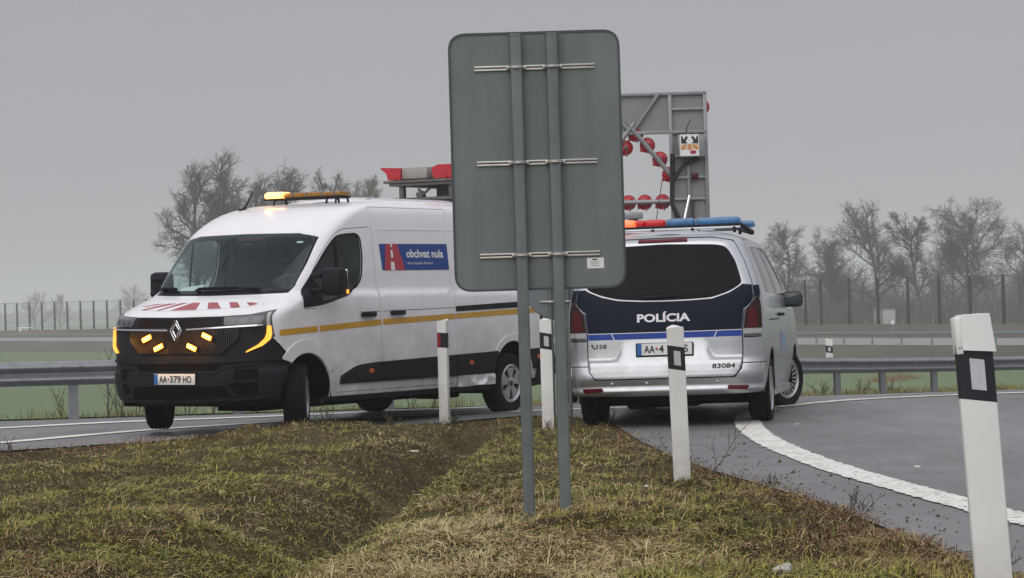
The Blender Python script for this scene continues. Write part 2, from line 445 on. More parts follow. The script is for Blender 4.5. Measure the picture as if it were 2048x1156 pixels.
VAN=Body(
 xf=[(.28,.86),(.34,.93),(.45,.98),(.6,1.0),(.8,1.0),(1.0,.985),(1.12,.965),(1.2,.93),(1.25,.86),(1.30,.73),(1.36,.56),(1.43,.38),(1.55,.265),(1.8,.03),(2.03,-.20),(2.13,-.33),(2.23,-.52),(2.32,-.80),(2.38,-1.15),(2.41,-1.6)],
 bf=[(.28,.52),(.6,.56),(1.0,.53),(1.2,.50),(1.3,.5),(1.43,.5),(1.6,.42),(2.03,.34),(2.2,.4),(2.41,.4)],
 xr=[(.28,-4.5),(.5,-4.56),(1.2,-4.56),(2.0,-4.5),(2.3,-4.46),(2.41,-4.38)],
 br=[(.28,.14),(2.41,.16)],
 ys=[(.28,.97),(.4,1.01),(.6,1.035),(1.0,1.035),(1.2,1.03),(1.395,1.014),(1.45,.979),(1.7,.958),(2.0,.93),(2.2,.90),(2.3,.87),(2.36,.82),(2.41,.70)])
VITO=Body(
 xf=[(.3,3.95),(.6,4.08),(.9,4.02),(1.05,3.85),(1.15,3.4),(1.25,2.95),(1.5,2.45),(1.75,1.85),(1.85,1.4),(1.9,.8)],
 bf=[(.3,.5),(1.1,.5),(1.3,.4),(1.9,.35)],
 xr=[(.3,-.95),(.36,-1.03),(.5,-1.06),(.6,-1.03),(.66,-1.0),(.9,-.98),(1.25,-.94),(1.5,-.86),(1.75,-.745),(1.82,-.70),(1.86,-.58),(1.9,-.3)],
 br=[(.3,.30),(.6,.28),(1.2,.26),(1.7,.28),(1.9,.3)],
 ys=[(.3,.90),(.45,.935),(.8,.96),(1.1,.96),(1.25,.945),(1.36,.92),(1.7,.80),(1.8,.755),(1.86,.68),(1.9,.52)],nr=3.2)

class Skin:
    """patches of a Body in (t, z) of one end: |t| <= 1 runs from the centre of that end to the corner, beyond it along the side"""
    def __init__(s, B, e, root): s.B, s.e, s.root = B, e, root
    def conv(s, v):
        k, a, z = v
        if k == 't': return (a, z)
        B, e = s.B, s.e; X, b, sg = B.end(e, z)
        if k == 'y': return (float(B.t_of_y(e, a, z)), z)
        xc = X - sg * b
        sd = 1.0 if k == 's' else -1.0                 # 's' left side, 'r' right side, by x
        if sg * (a - xc) <= 0: return (sd * float(1 + sg * (xc - a) / 1.2), z)
        u = min(1.0, sg * (a - xc) / b); n = B.n[e]; y = (1 - u ** n) ** (1 / n) * float(B.ys(z))
        return (sd * float(B.t_of_y(e, y, z)), z)
    def loop(s, vs, step):
        out = []; n = len(vs)
        for i in range(n):
            a, b = vs[i], vs[(i + 1) % n]
            if a[0] == b[0]:
                k = max(1, int(math.ceil(math.hypot(a[1] - b[1], a[2] - b[2]) / step)))
                for j in range(k): out.append(s.conv((a[0], a[1] + (b[1] - a[1]) * j / k, a[2] + (b[2] - a[2]) * j / k)))
            else:
                p, q = s.conv(a), s.conv(b); k = max(1, int(math.ceil(math.hypot(p[0] - q[0], p[1] - q[1]) / step)))
                for j in range(k): out.append((p[0] + (q[0] - p[0]) * j / k, p[1] + (q[1] - p[1]) * j / k))
        return out
    def lift(s, t, z, off=0.0, disp=None):
        B, e = s.B, s.e; h = 1e-3
        def Q(t, z):
            P = B.P_t(e, t, z)
            if disp is not None:
                k = B.P_t(e, t + h, z) - P; l = B.P_t(e, t, z + h) - P; n = np.cross(k, l); n /= np.linalg.norm(n, axis=-1, keepdims=True) + 1e-12
                P = P + n * disp(t, z)[..., None] * s.osign
            return P
        P = Q(t, z); a = Q(t + h, z) - Q(t - h, z); b = Q(t, z + h) - Q(t, z - h)
        n = np.cross(a, b); n /= np.linalg.norm(n, axis=-1, keepdims=True) + 1e-12
        n = n * s.osign
        return P + n * off, n
    @property
    def osign(s): return 1.0 if s.e == 0 else -1.0
    def patch(s, name, m, outer, holes=(), off=0.0, step=0.06, flange=0.0, parent=None, disp=None, mirror=False, thick_mat=None):
        if mirror:
            f = {'s': 'r', 'r': 's', 't': 't', 'y': 'y'}
            mm = lambda v: (f[v[0]], -v[1] if v[0] in 'ty' else v[1], v[2])
            outer = [mm(v) for v in outer]; holes = [[mm(v) for v in h] for h in holes]
        lp = [s.loop(outer, step)] + [s.loop(h, step) for h in holes]
        P2, T = cdt(lp, step)
        P, n = s.lift(P2[:, 0], P2[:, 1], off, disp)
        g = np.cross(P[T[:, 1]] - P[T[:, 0]], P[T[:, 2]] - P[T[:, 0]])
        fl = np.einsum('ij,ij->i', g, n[T].mean(1)) < 0
        T[fl] = T[fl][:, ::-1]
        V, F, Nn = list(P), [tuple(t) for t in T], list(n)
        if flange:
            for a, b in boundary(T):
                k = len(V); d = P[b] - P[a]; sn = np.cross(d, n[a]); sn /= np.linalg.norm(sn) + 1e-12
                V += [P[a], P[b], P[b] - n[b] * flange, P[a] - n[a] * flange]; Nn += [sn] * 4
                F.append((k, k + 3, k + 2, k + 1))
        o = mesh_obj(name, V, F, m, parent or s.root, normals=Nn)
        return o
    def both(s, name, m, outer, holes=(), **kw):
        return s.patch(name, m, outer, holes, **kw), s.patch(name, m, outer, holes, mirror=True, **kw)
    def strip(s, name, m, line, h, off, parent=None, mirror=False, step=.08, flange=0.0):
        """a band of height h centred on a polyline of (kind, a, z)"""
        up = [(k, a, z + h / 2) for k, a, z in line]; dn = [(k, a, z - h / 2) for k, a, z in line][::-1]
        return s.patch(name, m, up + dn, off=off, step=step, parent=parent, mirror=mirror, flange=flange)
    def points(s, vs, off):
        P2 = np.array([s.conv(v) for v in vs]); P, n = s.lift(P2[:, 0], P2[:, 1], off); return P
def text_geo(body, bold=0.0, extrude=0.0):
    cu = bpy.data.curves.new("lettering", 'FONT'); cu.body = body; cu.size = 1.0; cu.offset = bold; cu.resolution_u = 3; cu.fill_mode = 'FRONT'
    o = bpy.data.objects.new("lettering", cu); COL.objects.link(o)
    bpy.context.view_layer.update()
    me = bpy.data.meshes.new_from_object(o.evaluated_get(bpy.context.evaluated_depsgraph_get()))
    V = np.array([v.co[:2] for v in me.vertices]); F = [tuple(p.vertices) for p in me.polygons]
    bpy.data.objects.remove(o); bpy.data.curves.remove(cu); bpy.data.meshes.remove(me)
    lo, hi = V.min(0), V.max(0)
    return (V - lo) / (hi - lo), F
def text_flat(name, body, m, origin, ex, ey, w, h, parent, bold=0.0, lift=0.0):
    """lettering on a plane: origin is the lower left corner, ex/ey unit vectors of the plane"""
    V, F = text_geo(body, bold); o, ex, ey = Vector(origin), Vector(ex), Vector(ey); n = ex.cross(ey)
    return mesh_obj(name, [o + ex * (v[0] * w) + ey * (v[1] * h) + n * lift for v in V], F, m, parent, smooth=False)
def text_skin(name, body, m, skin, kind, a0, a1, z0, z1, off, parent, bold=0.0):
    V, F = text_geo(body, bold)
    P2 = np.array([skin.conv((kind, a0 + (a1 - a0) * v[0], z0 + (z1 - z0) * v[1])) for v in V])
    P, n = skin.lift(P2[:, 0], P2[:, 1], off)
    return mesh_obj(name, P, F, m, parent, smooth=False)
def poly_skin(mb, skin, vs, off, m=0):
    P = skin.points(vs, off); mb.add(P, [tuple(range(len(P)))], m)
def ell(cx, cz, a, b, n=14, rot=0.0):
    return [(cx + a * math.cos(w) * math.cos(rot) - b * math.sin(w) * math.sin(rot), cz + a * math.cos(w) * math.sin(rot) + b * math.sin(w) * math.cos(rot)) for w in np.linspace(0, 2 * math.pi, n, endpoint=False)]
def inner_shell(B, name, parent, off, zs, keep, m="dark_void"):
    """dark lining just inside the panels"""
    zz = np.array(zs); rows = []
    tA = np.linspace(0, 1, 13)
    for z in zz:
        a = B.P_t(0, tA, np.full(13, z)); b = B.P_t(1, tA[::-1], np.full(13, z))
        x0, x1 = a[-1, 0], b[0, 0]; xs = np.linspace(x0, x1, 60)[1:-1]
        sd = np.stack([xs, np.full(58, float(B.ys(z))), np.full(58, z)], -1)
        half = np.concatenate([a, sd, b]); full = np.concatenate([half, (half * [1, -1, 1])[::-1][1:-1]])
        rows.append(full)
    R = np.array(rows); nz, nc = R.shape[:2]
    N = np.cross(np.roll(R, -1, 1) - np.roll(R, 1, 1), np.gradient(R, axis=0)); N /= np.linalg.norm(N, axis=-1, keepdims=True) + 1e-9
    ctr = R.mean(1, keepdims=True); N *= np.sign((N * (R - ctr)).sum(-1, keepdims=True)) 
    R = R - N * off
    V = R.reshape(-1, 3); F = []
    for i in range(nz - 1):
        for j in range(nc):
            k = (j + 1) % nc; f = (i * nc + j, i * nc + k, (i + 1) * nc + k, (i + 1) * nc + j)
            if keep(V[list(f)].mean(0)): F.append(f)
    return mesh_obj(name, V, F, m, parent)
def make_wheel(name, parent, pos, R, w, rr, style, steer=0.0, side=1):
    """wheel standing at pos (contact point on the ground), turning axis along local Y, outer face towards side"""
    M = Matrix.Translation(Vector(pos) + Vector((0, 0, R))) @ Matrix.Rotation(steer, 4, 'Z') @ Matrix.Scale(side, 4, Vector((0, 1, 0)))
    root = MB()
    h = w / 2
    prof = [(rr, -h * .86), (rr + .03, -h), (R - .035, -h), (R - .008, -h * .82)]
    for g in (-.55, -.18, .18, .55):                                        # tread grooves
        prof += [(R, h * (g - .11)), (R - .010, h * (g - .05)), (R - .010, h * (g + .05)), (R, h * (g + .11))]
    prof += [(R - .008, h * .82), (R - .035, h), (rr + .03, h), (rr, h * .86)]
    root.lathe(prof, 48, 0, M)
    root.lathe([(rr, h * .86), (rr - .01, h * .4), (rr - .02, -h * .6), (0.0, -h * .6)], 32, 1, M)
    wh = root.build(name, ["tyre_rubber", "rim_dark"], parent, angle=30)
    rim = MB()
    rim.lathe([(rr + .004, h * .90), (rr - .012, h * .99), (rr - .03, h * .80), (rr - .03, h * .5)], 40, 0, M)
    if style == 'cap':
        n = 5; inner, outer = .055, rr - .022
        for i in range(n):
            a0 = 2 * math.pi * i / n + .3
            for s2, wid in ((0, .50),):
                pts = []
                for rad, aw in ((inner, .52), (rr * .5, .40), (outer, .42)):
                    pts.append((rad, aw))
                poly = [(rad * math.cos(a0 + aw), rad * math.sin(a0 + aw)) for rad, aw in pts] + [(rad * math.cos(a0 - aw), rad * math.sin(a0 - aw)) for rad, aw in pts[::-1]]
                rim.prism(poly, h * .60, h * .84, 0, 1, M)
                wl_ = [(rr * .30 * math.cos(a0), rr * .30 * math.sin(a0))]
        rim.lathe([(0, h * .92), (.05, h * .90), (.075, h * .82), (.075, h * .5)], 24, 0, M)
        rim.lathe([(.0, h * .935), (.03, h * .93), (.032, h * .9)], 16, 1, M)
    else:
        n = 20
        for i in range(n):
            a0 = 2 * math.pi * i / n
            poly = []
            for rad, aw in ((.07, .05 / .07 * .16), (rr * .6, .055), (rr - .025, .050)): poly.append((rad * math.cos(a0 + aw), rad * math.sin(a0 + aw)))
            for rad, aw in ((rr - .025, .050), (rr * .6, .055), (.07, .05 / .07 * .16)): poly.append((rad * math.cos(a0 - aw), rad * math.sin(a0 - aw)))
            rim.prism(poly, h * .66, h * .86, 0, 1, M)
        rim.lathe([(0, h * .88), (.05, h * .87), (.085, h * .80), (.085, h * .5)], 24, 0, M)
    rim.build("rim", ["rim_silver", "rim_dark"], wh, angle=30)
    return wh
# ------------------------------------------------------------------ value noise for terrain and planting
_tab = np.random.default_rng(5).random((256, 256))
def vnoise(x, y, s):
    x = np.asarray(x, float) * s + 1000.3; y = np.asarray(y, float) * s + 1000.7
    i, j = np.floor(x).astype(int), np.floor(y).astype(int); u, v = x - i, y - j
    u, v = u * u * (3 - 2 * u), v * v * (3 - 2 * v)
    T = lambda a, b: _tab[a % 256, b % 256]
    return (T(i, j) * (1 - u) + T(i + 1, j) * u) * (1 - v) + (T(i, j + 1) * (1 - u) + T(i + 1, j + 1) * u) * v
def fbm(x, y, s, o=4): return sum(vnoise(x, y, s * 2 ** k) * .5 ** k for k in range(o)) / sum(.5 ** k for k in range(o))
VERGE = [(-10, 17.5), (-4.95, 23.35), (-4.3, 23.85), (-3.7, 24.3), (-3.0, 24.75), (-2.4, 25.1), (-1.7, 25.45), (-1.0, 26.1), (-.5, 26.9), (.1, 27.5), (.6, 27.0), (.95, 26.0), (1.02, 25.0), (1.07, 24.0), (1.14, 22.0), (1.25, 20.0), (1.46, 17.9), (1.68, 16.3), (1.86, 14.9), (1.99, 13.2), (2.09, 11.6), (2.22, 10.0), (2.40, 8.0), (2.75, 4.5), (-10, 4.5)]
ditch = lambda y: np.interp(y, [4, 11, 13.3, 15.8, 18, 19.5, 23, 25], [-1.75, -1.62, -1.45, -1.22, -1.05, -.95, -.60, -.35])
def zroad(x, y): return -.04 * np.maximum(np.asarray(y, float) - 30.0, 0)
def zverge(x, y):
    x = np.asarray(x, float); y = np.asarray(y, float)
    d = edgedist(np.stack([x.ravel(), y.ravel()], 1), VERGE).reshape(x.shape)
    ins = inpoly(np.stack([x.ravel(), y.ravel()], 1), VERGE).reshape(x.shape)
    d = np.where(ins, d, -d)
    u = x - ditch(y); amp = np.interp(y, [8, 12, 18, 23, 25], [.24, .27, .46, .44, 0.05])
    w = np.where(u > 0, np.interp(y, [13, 18, 22], [.46, .34, .26]), np.interp(y, [13, 18, 22], [.62, .5, .4]))
    dz = -amp * np.exp(-(np.abs(u) / w) ** 1.7)
    left = np.where(u < 0, -.10 * np.clip((-u - .6) / 2.5, 0, 1) * np.clip((25 - y) / 6, 0, 1), 0)
    z = -.025 + dz + left + .10 * np.exp(-((x + 2.1) / 1.1) ** 2 - ((y - 24.5) / .9) ** 2) + .12 * (fbm(x, y, .7, 2) - .5) + .13 * (fbm(x + 40, y, 2.4, 3) - .5) + .085 * (fbm(x + 3, y + 50, 6.0, 2) - .5)
    k = np.clip((d + .02) / .35, 0, 1); k = k * k * (3 - 2 * k)
    return np.where(d > -.02, -.012 + (z + .012) * k, -.10 - np.clip(-d, 0, 1) * .3)
def grid_obj(name, xs, ys, zf, m, kind='structure', holef=None):
    X, Y = np.meshgrid(xs, ys); Z = zf(X, Y); nx = len(xs); V = np.stack([X, Y, Z], -1).reshape(-1, 3)
    F = [(j * nx + i, j * nx + i + 1, (j + 1) * nx + i + 1, (j + 1) * nx + i) for j in range(len(ys) - 1) for i in range(nx - 1)]
    if holef is not None:
        c = np.array([V[list(f)].mean(0) for f in F]); k = holef(c); F = [f for f, q in zip(F, k) if q]
    return tag(mesh_obj(name, V, F, m, angle=180), kind=kind)

# ground materials
def ground_mat(name, ramp, scale, scale2, rough=0.95, bump=0.5, bscale=40, bdist=0.02):
    m = bpy.data.materials.new(name); m.use_nodes = True; nt = m.node_tree; N, L = nt.nodes, nt.links; b = N["Principled BSDF"]
    b.inputs["Roughness"].default_value = rough; b.inputs["Specular IOR Level"].default_value = 0.15
    tc = N.new("ShaderNodeTexCoord"); n = N.new("ShaderNodeTexNoise"); n.inputs["Scale"].default_value = scale; n.inputs["Detail"].default_value = 9; n.inputs["Roughness"].default_value = .7
    n2 = N.new("ShaderNodeTexNoise"); n2.inputs["Scale"].default_value = scale2; n2.inputs["Detail"].default_value = 4
    mx = N.new("ShaderNodeMath"); mx.operation = 'ADD'; h = N.new("ShaderNodeMath"); h.operation = 'MULTIPLY'; h.inputs[1].default_value = .5
    L.new(tc.outputs["Object"], n.inputs["Vector"]); L.new(tc.outputs["Object"], n2.inputs["Vector"]); L.new(n.outputs["Fac"], mx.inputs[0]); L.new(n2.outputs["Fac"], mx.inputs[1]); L.new(mx.outputs[0], h.inputs[0])
    cr = N.new("ShaderNodeValToRGB"); e = cr.color_ramp.elements
    for i, (p, c) in enumerate(ramp):
        if i < 2: e[i].position = p; e[i].color = (*c, 1)
        else: q = e.new(p); q.color = (*c, 1)
    L.new(h.outputs[0], cr.inputs[0]); L.new(cr.outputs[0], b.inputs["Base Color"])
    n3 = N.new("ShaderNodeTexNoise"); n3.inputs["Scale"].default_value = bscale; n3.inputs["Detail"].default_value = 6; L.new(tc.outputs["Object"], n3.inputs["Vector"])
    bp = N.new("ShaderNodeBump"); bp.inputs["Strength"].default_value = bump; bp.inputs["Distance"].default_value = bdist; L.new(n3.outputs["Fac"], bp.inputs["Height"]); L.new(bp.outputs[0], b.inputs["Normal"])
    MATS[name] = m
ground_mat("soil", [(.35, (.034, .024, .013)), (.62, (.100, .080, .040)), (.5, (.062, .052, .022))], 9, 1.3, bscale=35, bump=.8)
ground_mat("field_green", [(.35, (.098, .142, .066)), (.65, (.140, .188, .098)), (.5, (.118, .166, .080))], .5, .02, bscale=6, bump=.4)
ground_mat("bank_grass", [(.35, (.060, .070, .032)), (.65, (.14, .12, .065)), (.5, (.10, .10, .045))], 1.2, .12, bscale=6, bump=.6)
ground_mat("far_bank", [(.35, (.060, .055, .040)), (.65, (.115, .100, .072)), (.5, (.085, .078, .056))], .5, .05, bscale=3, bump=.6)
def asphalt(name, lo, hi, r0, r1):
    m = bpy.data.materials.new(name); m.use_nodes = True; nt = m.node_tree; N, L = nt.nodes, nt.links; b = N["Principled BSDF"]
    tc = N.new("ShaderNodeTexCoord")
    def noise(s, d, st=None):
        n = N.new("ShaderNodeTexNoise"); n.inputs["Scale"].default_value = s; n.inputs["Detail"].default_value = d; n.inputs["Roughness"].default_value = .7
        if st:
            mp = N.new("ShaderNodeMapping"); mp.inputs["Scale"].default_value = st; mp.inputs["Rotation"].default_value = (0, 0, .25); L.new(tc.outputs["Object"], mp.inputs[0]); L.new(mp.outputs[0], n.inputs["Vector"])
        else: L.new(tc.outputs["Object"], n.inputs["Vector"])
        return n
    a, g, w = noise(48, 8), noise(1.1, 7), noise(.35, 4, (2.2, .35, 1))
    ad = N.new("ShaderNodeMath"); ad.operation = 'MULTIPLY_ADD'; ad.inputs[1].default_value = .45; L.new(a.outputs["Fac"], ad.inputs[0])
    h = N.new("ShaderNodeMath"); h.operation = 'MULTIPLY'; h.inputs[1].default_value = .55; L.new(g.outputs["Fac"], h.inputs[0]); L.new(h.outputs[0], ad.inputs[2])
    cr = N.new("ShaderNodeValToRGB"); cr.color_ramp.elements[0].position = .30; cr.color_ramp.elements[0].color = (*lo, 1); cr.color_ramp.elements[1].position = .70; cr.color_ramp.elements[1].color = (*hi, 1)
    L.new(ad.outputs[0], cr.inputs[0]); L.new(cr.outputs[0], b.inputs["Base Color"])
    mr = N.new("ShaderNodeMapRange"); mr.inputs["From Min"].default_value = .38; mr.inputs["From Max"].default_value = .62; mr.inputs["To Min"].default_value = r0; mr.inputs["To Max"].default_value = r1
    L.new(w.outputs["Fac"], mr.inputs["Value"]); L.new(mr.outputs[0], b.inputs["Roughness"])
    bp = N.new("ShaderNodeBump"); bp.inputs["Strength"].default_value = .45; bp.inputs["Distance"].default_value = .006; L.new(a.outputs["Fac"], bp.inputs["Height"]); L.new(bp.outputs[0], b.inputs["Normal"])
    MATS[name] = m
asphalt("asphalt", (.085, .086, .091), (.195, .196, .200), .36, .70)
def worn_paint(name, col, under, thr):
    m = bpy.data.materials.new(name); m.use_nodes = True; nt = m.node_tree; N, L = nt.nodes, nt.links; b = N["Principled BSDF"]; b.inputs["Roughness"].default_value = .6
    tc = N.new("ShaderNodeTexCoord"); n = N.new("ShaderNodeTexNoise"); n.inputs["Scale"].default_value = 14; n.inputs["Detail"].default_value = 8; n.inputs["Roughness"].default_value = .75; L.new(tc.outputs["Object"], n.inputs["Vector"])
    n2 = N.new("ShaderNodeTexNoise"); n2.inputs["Scale"].default_value = 2.0; n2.inputs["Detail"].default_value = 5; L.new(tc.outputs["Object"], n2.inputs["Vector"])
    cr = N.new("ShaderNodeValToRGB"); cr.color_ramp.elements[0].position = thr; cr.color_ramp.elements[0].color = (*under, 1); cr.color_ramp.elements[1].position = thr + .05; cr.color_ramp.elements[1].color = (*col, 1)
    L.new(n.outputs["Fac"], cr.inputs[0])
    c2 = N.new("ShaderNodeValToRGB"); c2.color_ramp.elements[0].position = .3; c2.color_ramp.elements[0].color = (.80, .79, .76, 1); c2.color_ramp.elements[1].position = .7; c2.color_ramp.elements[1].color = (1, 1, 1, 1); L.new(n2.outputs["Fac"], c2.inputs[0])
    mx = N.new("ShaderNodeMix"); mx.data_type = 'RGBA'; mx.blend_type = 'MULTIPLY'; mx.inputs[0].default_value = 1; L.new(cr.outputs[0], mx.inputs[6]); L.new(c2.outputs[0], mx.inputs[7]); L.new(mx.outputs[2], b.inputs["Base Color"])
    MATS[name] = m
worn_paint("road_paint_fresh", (.80, .80, .78), (.3, .3, .3), .30)
worn_paint("road_paint", (.76, .75, .71), (.16, .16, .16), .40)

def inset(poly, d):
    P = [np.array(p) for p in poly]; n = len(P); A = sum(P[i][0] * P[(i + 1) % n][1] - P[(i + 1) % n][0] * P[i][1] for i in range(n)); sg = 1 if A > 0 else -1; out = []
    for i in range(n):
        t = P[(i + 1) % n] - P[i - 1]; t = t / (np.linalg.norm(t) + 1e-12); out.append(tuple(P[i] + sg * d * np.array([-t[1], t[0]])))
    return out
# ------------------------------------------------------------------ setting: field, embankment, road, verge
RAIL = [(-16, 30.2), (-10, 30.8), (-6.44, 31.5), (-5.0, 31.75), (-2.9, 32.2), (-.6, 33.6), (1.5, 36.8), (3.6, 42.0), (5.45, 47.6), (7.6, 51.2), (10.5, 54.4), (14, 57.4), (20, 61.5)]
def poly_interp(P, step):
    P = np.array(P, float); n = len(P); T = np.concatenate([[0], np.cumsum(np.hypot(*np.diff(P, axis=0).T))])
    M = np.gradient(P, T, axis=0); s = np.arange(0, T[-1], step); out = []
    for v in s:
        i = min(np.searchsorted(T, v, 'right') - 1, n - 2); h = T[i + 1] - T[i]; t = (v - T[i]) / h
        out.append((2 * t**3 - 3 * t**2 + 1) * P[i] + (t**3 - 2 * t**2 + t) * h * M[i] + (-2 * t**3 + 3 * t**2) * P[i + 1] + (t**3 - t**2) * h * M[i + 1])
    return np.array(out)
railc = poly_interp(RAIL, .5)
rt_ = np.gradient(railc, axis=0); rt_ /= np.linalg.norm(rt_, axis=1, keepdims=True); rn = np.stack([-rt_[:, 1], rt_[:, 0]], 1)      # away from the road
FIELD = -3.9
outer = railc + rn * .75
rd_loop = [tuple(p) for p in outer] + [(22, 4), (-18, 4)]
P2, T = cdt([resample(rd_loop, 1.0), resample(inset(VERGE[1:-2] + [(3.2, 3.0), (-17.5, 3.0), (-17.5, 13.0)] if False else [(-9.9, 17.3)] + VERGE[1:-2] + [(2.6, 4.7), (-9.9, 4.7)], .06), .4)], .9)
road = tag(mesh_obj("road", np.column_stack([P2, zroad(P2[:, 0], P2[:, 1]) - .004]), [tuple(t) if np.cross(P2[t[1]] - P2[t[0]], P2[t[2]] - P2[t[0]]) > 0 else tuple(t[::-1]) for t in T], "asphalt", angle=180), kind='structure')
V, F = [], []
prof = [(.70, -.012), (1.2, -.10), (2.2, -.55), (8.5, FIELD - .02), (9.2, FIELD - .3)]
for c, n_ in zip(railc, rn):
    zz = float(zroad(*c))
    for d, z in prof: V.append((c[0] + n_[0] * d, c[1] + n_[1] * d, (zz + z) if z > -1 else z + (0 if z < -1 else zz)))
k = len(prof); F = [(i * k + j, i * k + j + 1, (i + 1) * k + j + 1, (i + 1) * k + j) for i in range(len(railc) - 1) for j in range(k - 1)]
tag(mesh_obj("embankment", V, [f[::-1] for f in F], "bank_grass", angle=180), kind='structure')
tag(mesh_obj("field", [(-1400, 20, FIELD), (1400, 20, FIELD), (1400, 2400, FIELD), (-1400, 2400, FIELD)], [(0, 1, 2, 3)], "field_green", smooth=False), kind='structure')
verge = grid_obj("verge", np.arange(-8.0, 3.0, .07), np.arange(4.5, 28.2, .07), zverge, "soil")

def line_mesh(name, pts, w, m="road_paint", lift=.004, step=.12, ragged=.0):
    c = poly_interp(pts, step); t = np.gradient(c, axis=0); t /= np.linalg.norm(t, axis=1, keepdims=True); n = np.stack([-t[:, 1], t[:, 0]], 1)
    ww = w if hasattr(w, '__len__') else None
    a = RNG.normal(0, ragged, len(c)); b = RNG.normal(0, ragged, len(c))
    L_, R_ = c + n * (w / 2 + a)[:, None], c - n * (w / 2 + b)[:, None]
    V = [(x, y, float(zroad(x, y)) + lift) for x, y in np.stack([L_, R_], 1).reshape(-1, 2)]
    return tag(mesh_obj(name, V, [(2 * i, 2 * i + 1, 2 * i + 3, 2 * i + 2) for i in range(len(c) - 1)], m, smooth=False), kind='structure')
mid = [((a[0] + b[0]) / 2, (a[1] + b[1]) / 2) for a, b in zip([(2.06, 25.2), (2.0, 23.5), (1.96, 21.1), (1.965, 18.7), (2.02, 16.5), (2.12, 14.9), (2.28, 13.2), (2.40, 11.8)], [(2.36, 25.2), (2.30, 23.5), (2.285, 21.0), (2.29, 18.8), (2.35, 16.8), (2.46, 15.1), (2.60, 13.6), (2.72, 12.2)])]
line_mesh("road_marking", [(2.75, 27.2), (2.45, 26.0)] + [(2.28, 24.6), (2.201, 23.5), (2.148, 22.0), (2.144, 20.5), (2.19, 19.0), (2.248, 17.8), (2.352, 16.6), (2.454, 15.6), (2.553, 14.6), (2.675, 13.6), (2.95, 11.6), (3.4, 9.0), (4.0, 6.5)], .256, ragged=.009, step=.06)
line_mesh("road_marking", [(-10.5, 26.2), (-7.2, 27.4), (-5.79, 28.1), (-4.6, 28.75), (-3.3, 29.0), (-1.94, 29.35), (-.2, 30.0), (.8, 30.9), (2.3, 33.6)], .30, "road_paint_fresh", ragged=.006)
line_mesh("road_marking", [(-9.0, 19.5), (-6.4, 23.3), (-5.1, 24.84), (-4.33, 26.01), (-3.76, 26.75), (-3.1, 27.25), (-2.2, 27.75), (-1.0, 28.2), (.6, 28.6), (1.8, 28.7)], .24, "road_paint_fresh", ragged=.006)
line_mesh("road_marking", [(2.7, 27.4), (3.13, 27.97), (3.86, 28.85), (4.73, 29.25), (6.2, 29.5), (8.5, 29.7), (12, 29.8)], .22, ragged=.012)

# stones and clods on the asphalt
def scatter_stuff(name, pts, size, m, flat=.6):
    V, F = [], []
    for (x, y), s in zip(pts, size):
        z = max(float(zroad(x, y)), float(zverge(np.array([x]), np.array([y]))[0])) ; k = len(V); r = RNG.uniform(.6, 1.2, 6)
        V += [(x + s * r[0], y, z), (x, y + s * r[1], z), (x - s * r[2], y, z), (x, y - s * r[3], z), (x + s * .2, y + s * .1, z + s * flat * r[4] * 1.4), (x - s * .2, y - s * .2, z + s * flat * r[5])]
        F += [(k, k + 1, k + 4), (k + 1, k + 2, k + 5, k + 4), (k + 2, k + 3, k + 5), (k + 3, k, k + 4, k + 5)]
    return tag(mesh_obj(name, V, F, m, smooth=False), kind='stuff')
edge_r = poly_interp([(1.02, 25.5), (1.07, 24.0), (1.14, 22.0), (1.25, 20.0), (1.46, 17.9), (1.68, 16.3), (1.86, 14.9), (1.99, 13.2), (2.09, 11.6)], .1)
i = RNG.integers(0, len(edge_r), 300); off = np.abs(RNG.normal(0, .34, 300))
scatter_stuff("clods", np.column_stack([edge_r[i, 0] + off + .02, edge_r[i, 1] + RNG.normal(0, .1, 300)]), RNG.uniform(.004, .013, 300) * (1 + (RNG.random(300) > .95) * .8), "soil")
edge_l = poly_interp([(-6.2, 22.0), (-4.95, 23.45), (-4.3, 23.95), (-3.7, 24.40), (-3.2, 24.75)], .1)
i = RNG.integers(0, len(edge_l), 520); off = RNG.normal(.05, .26, 520)
scatter_stuff("gravel", np.column_stack([edge_l[i, 0] + RNG.normal(0, .1, 520), edge_l[i, 1] + off]), RNG.uniform(.006, .019, 520), "gravel_grey")

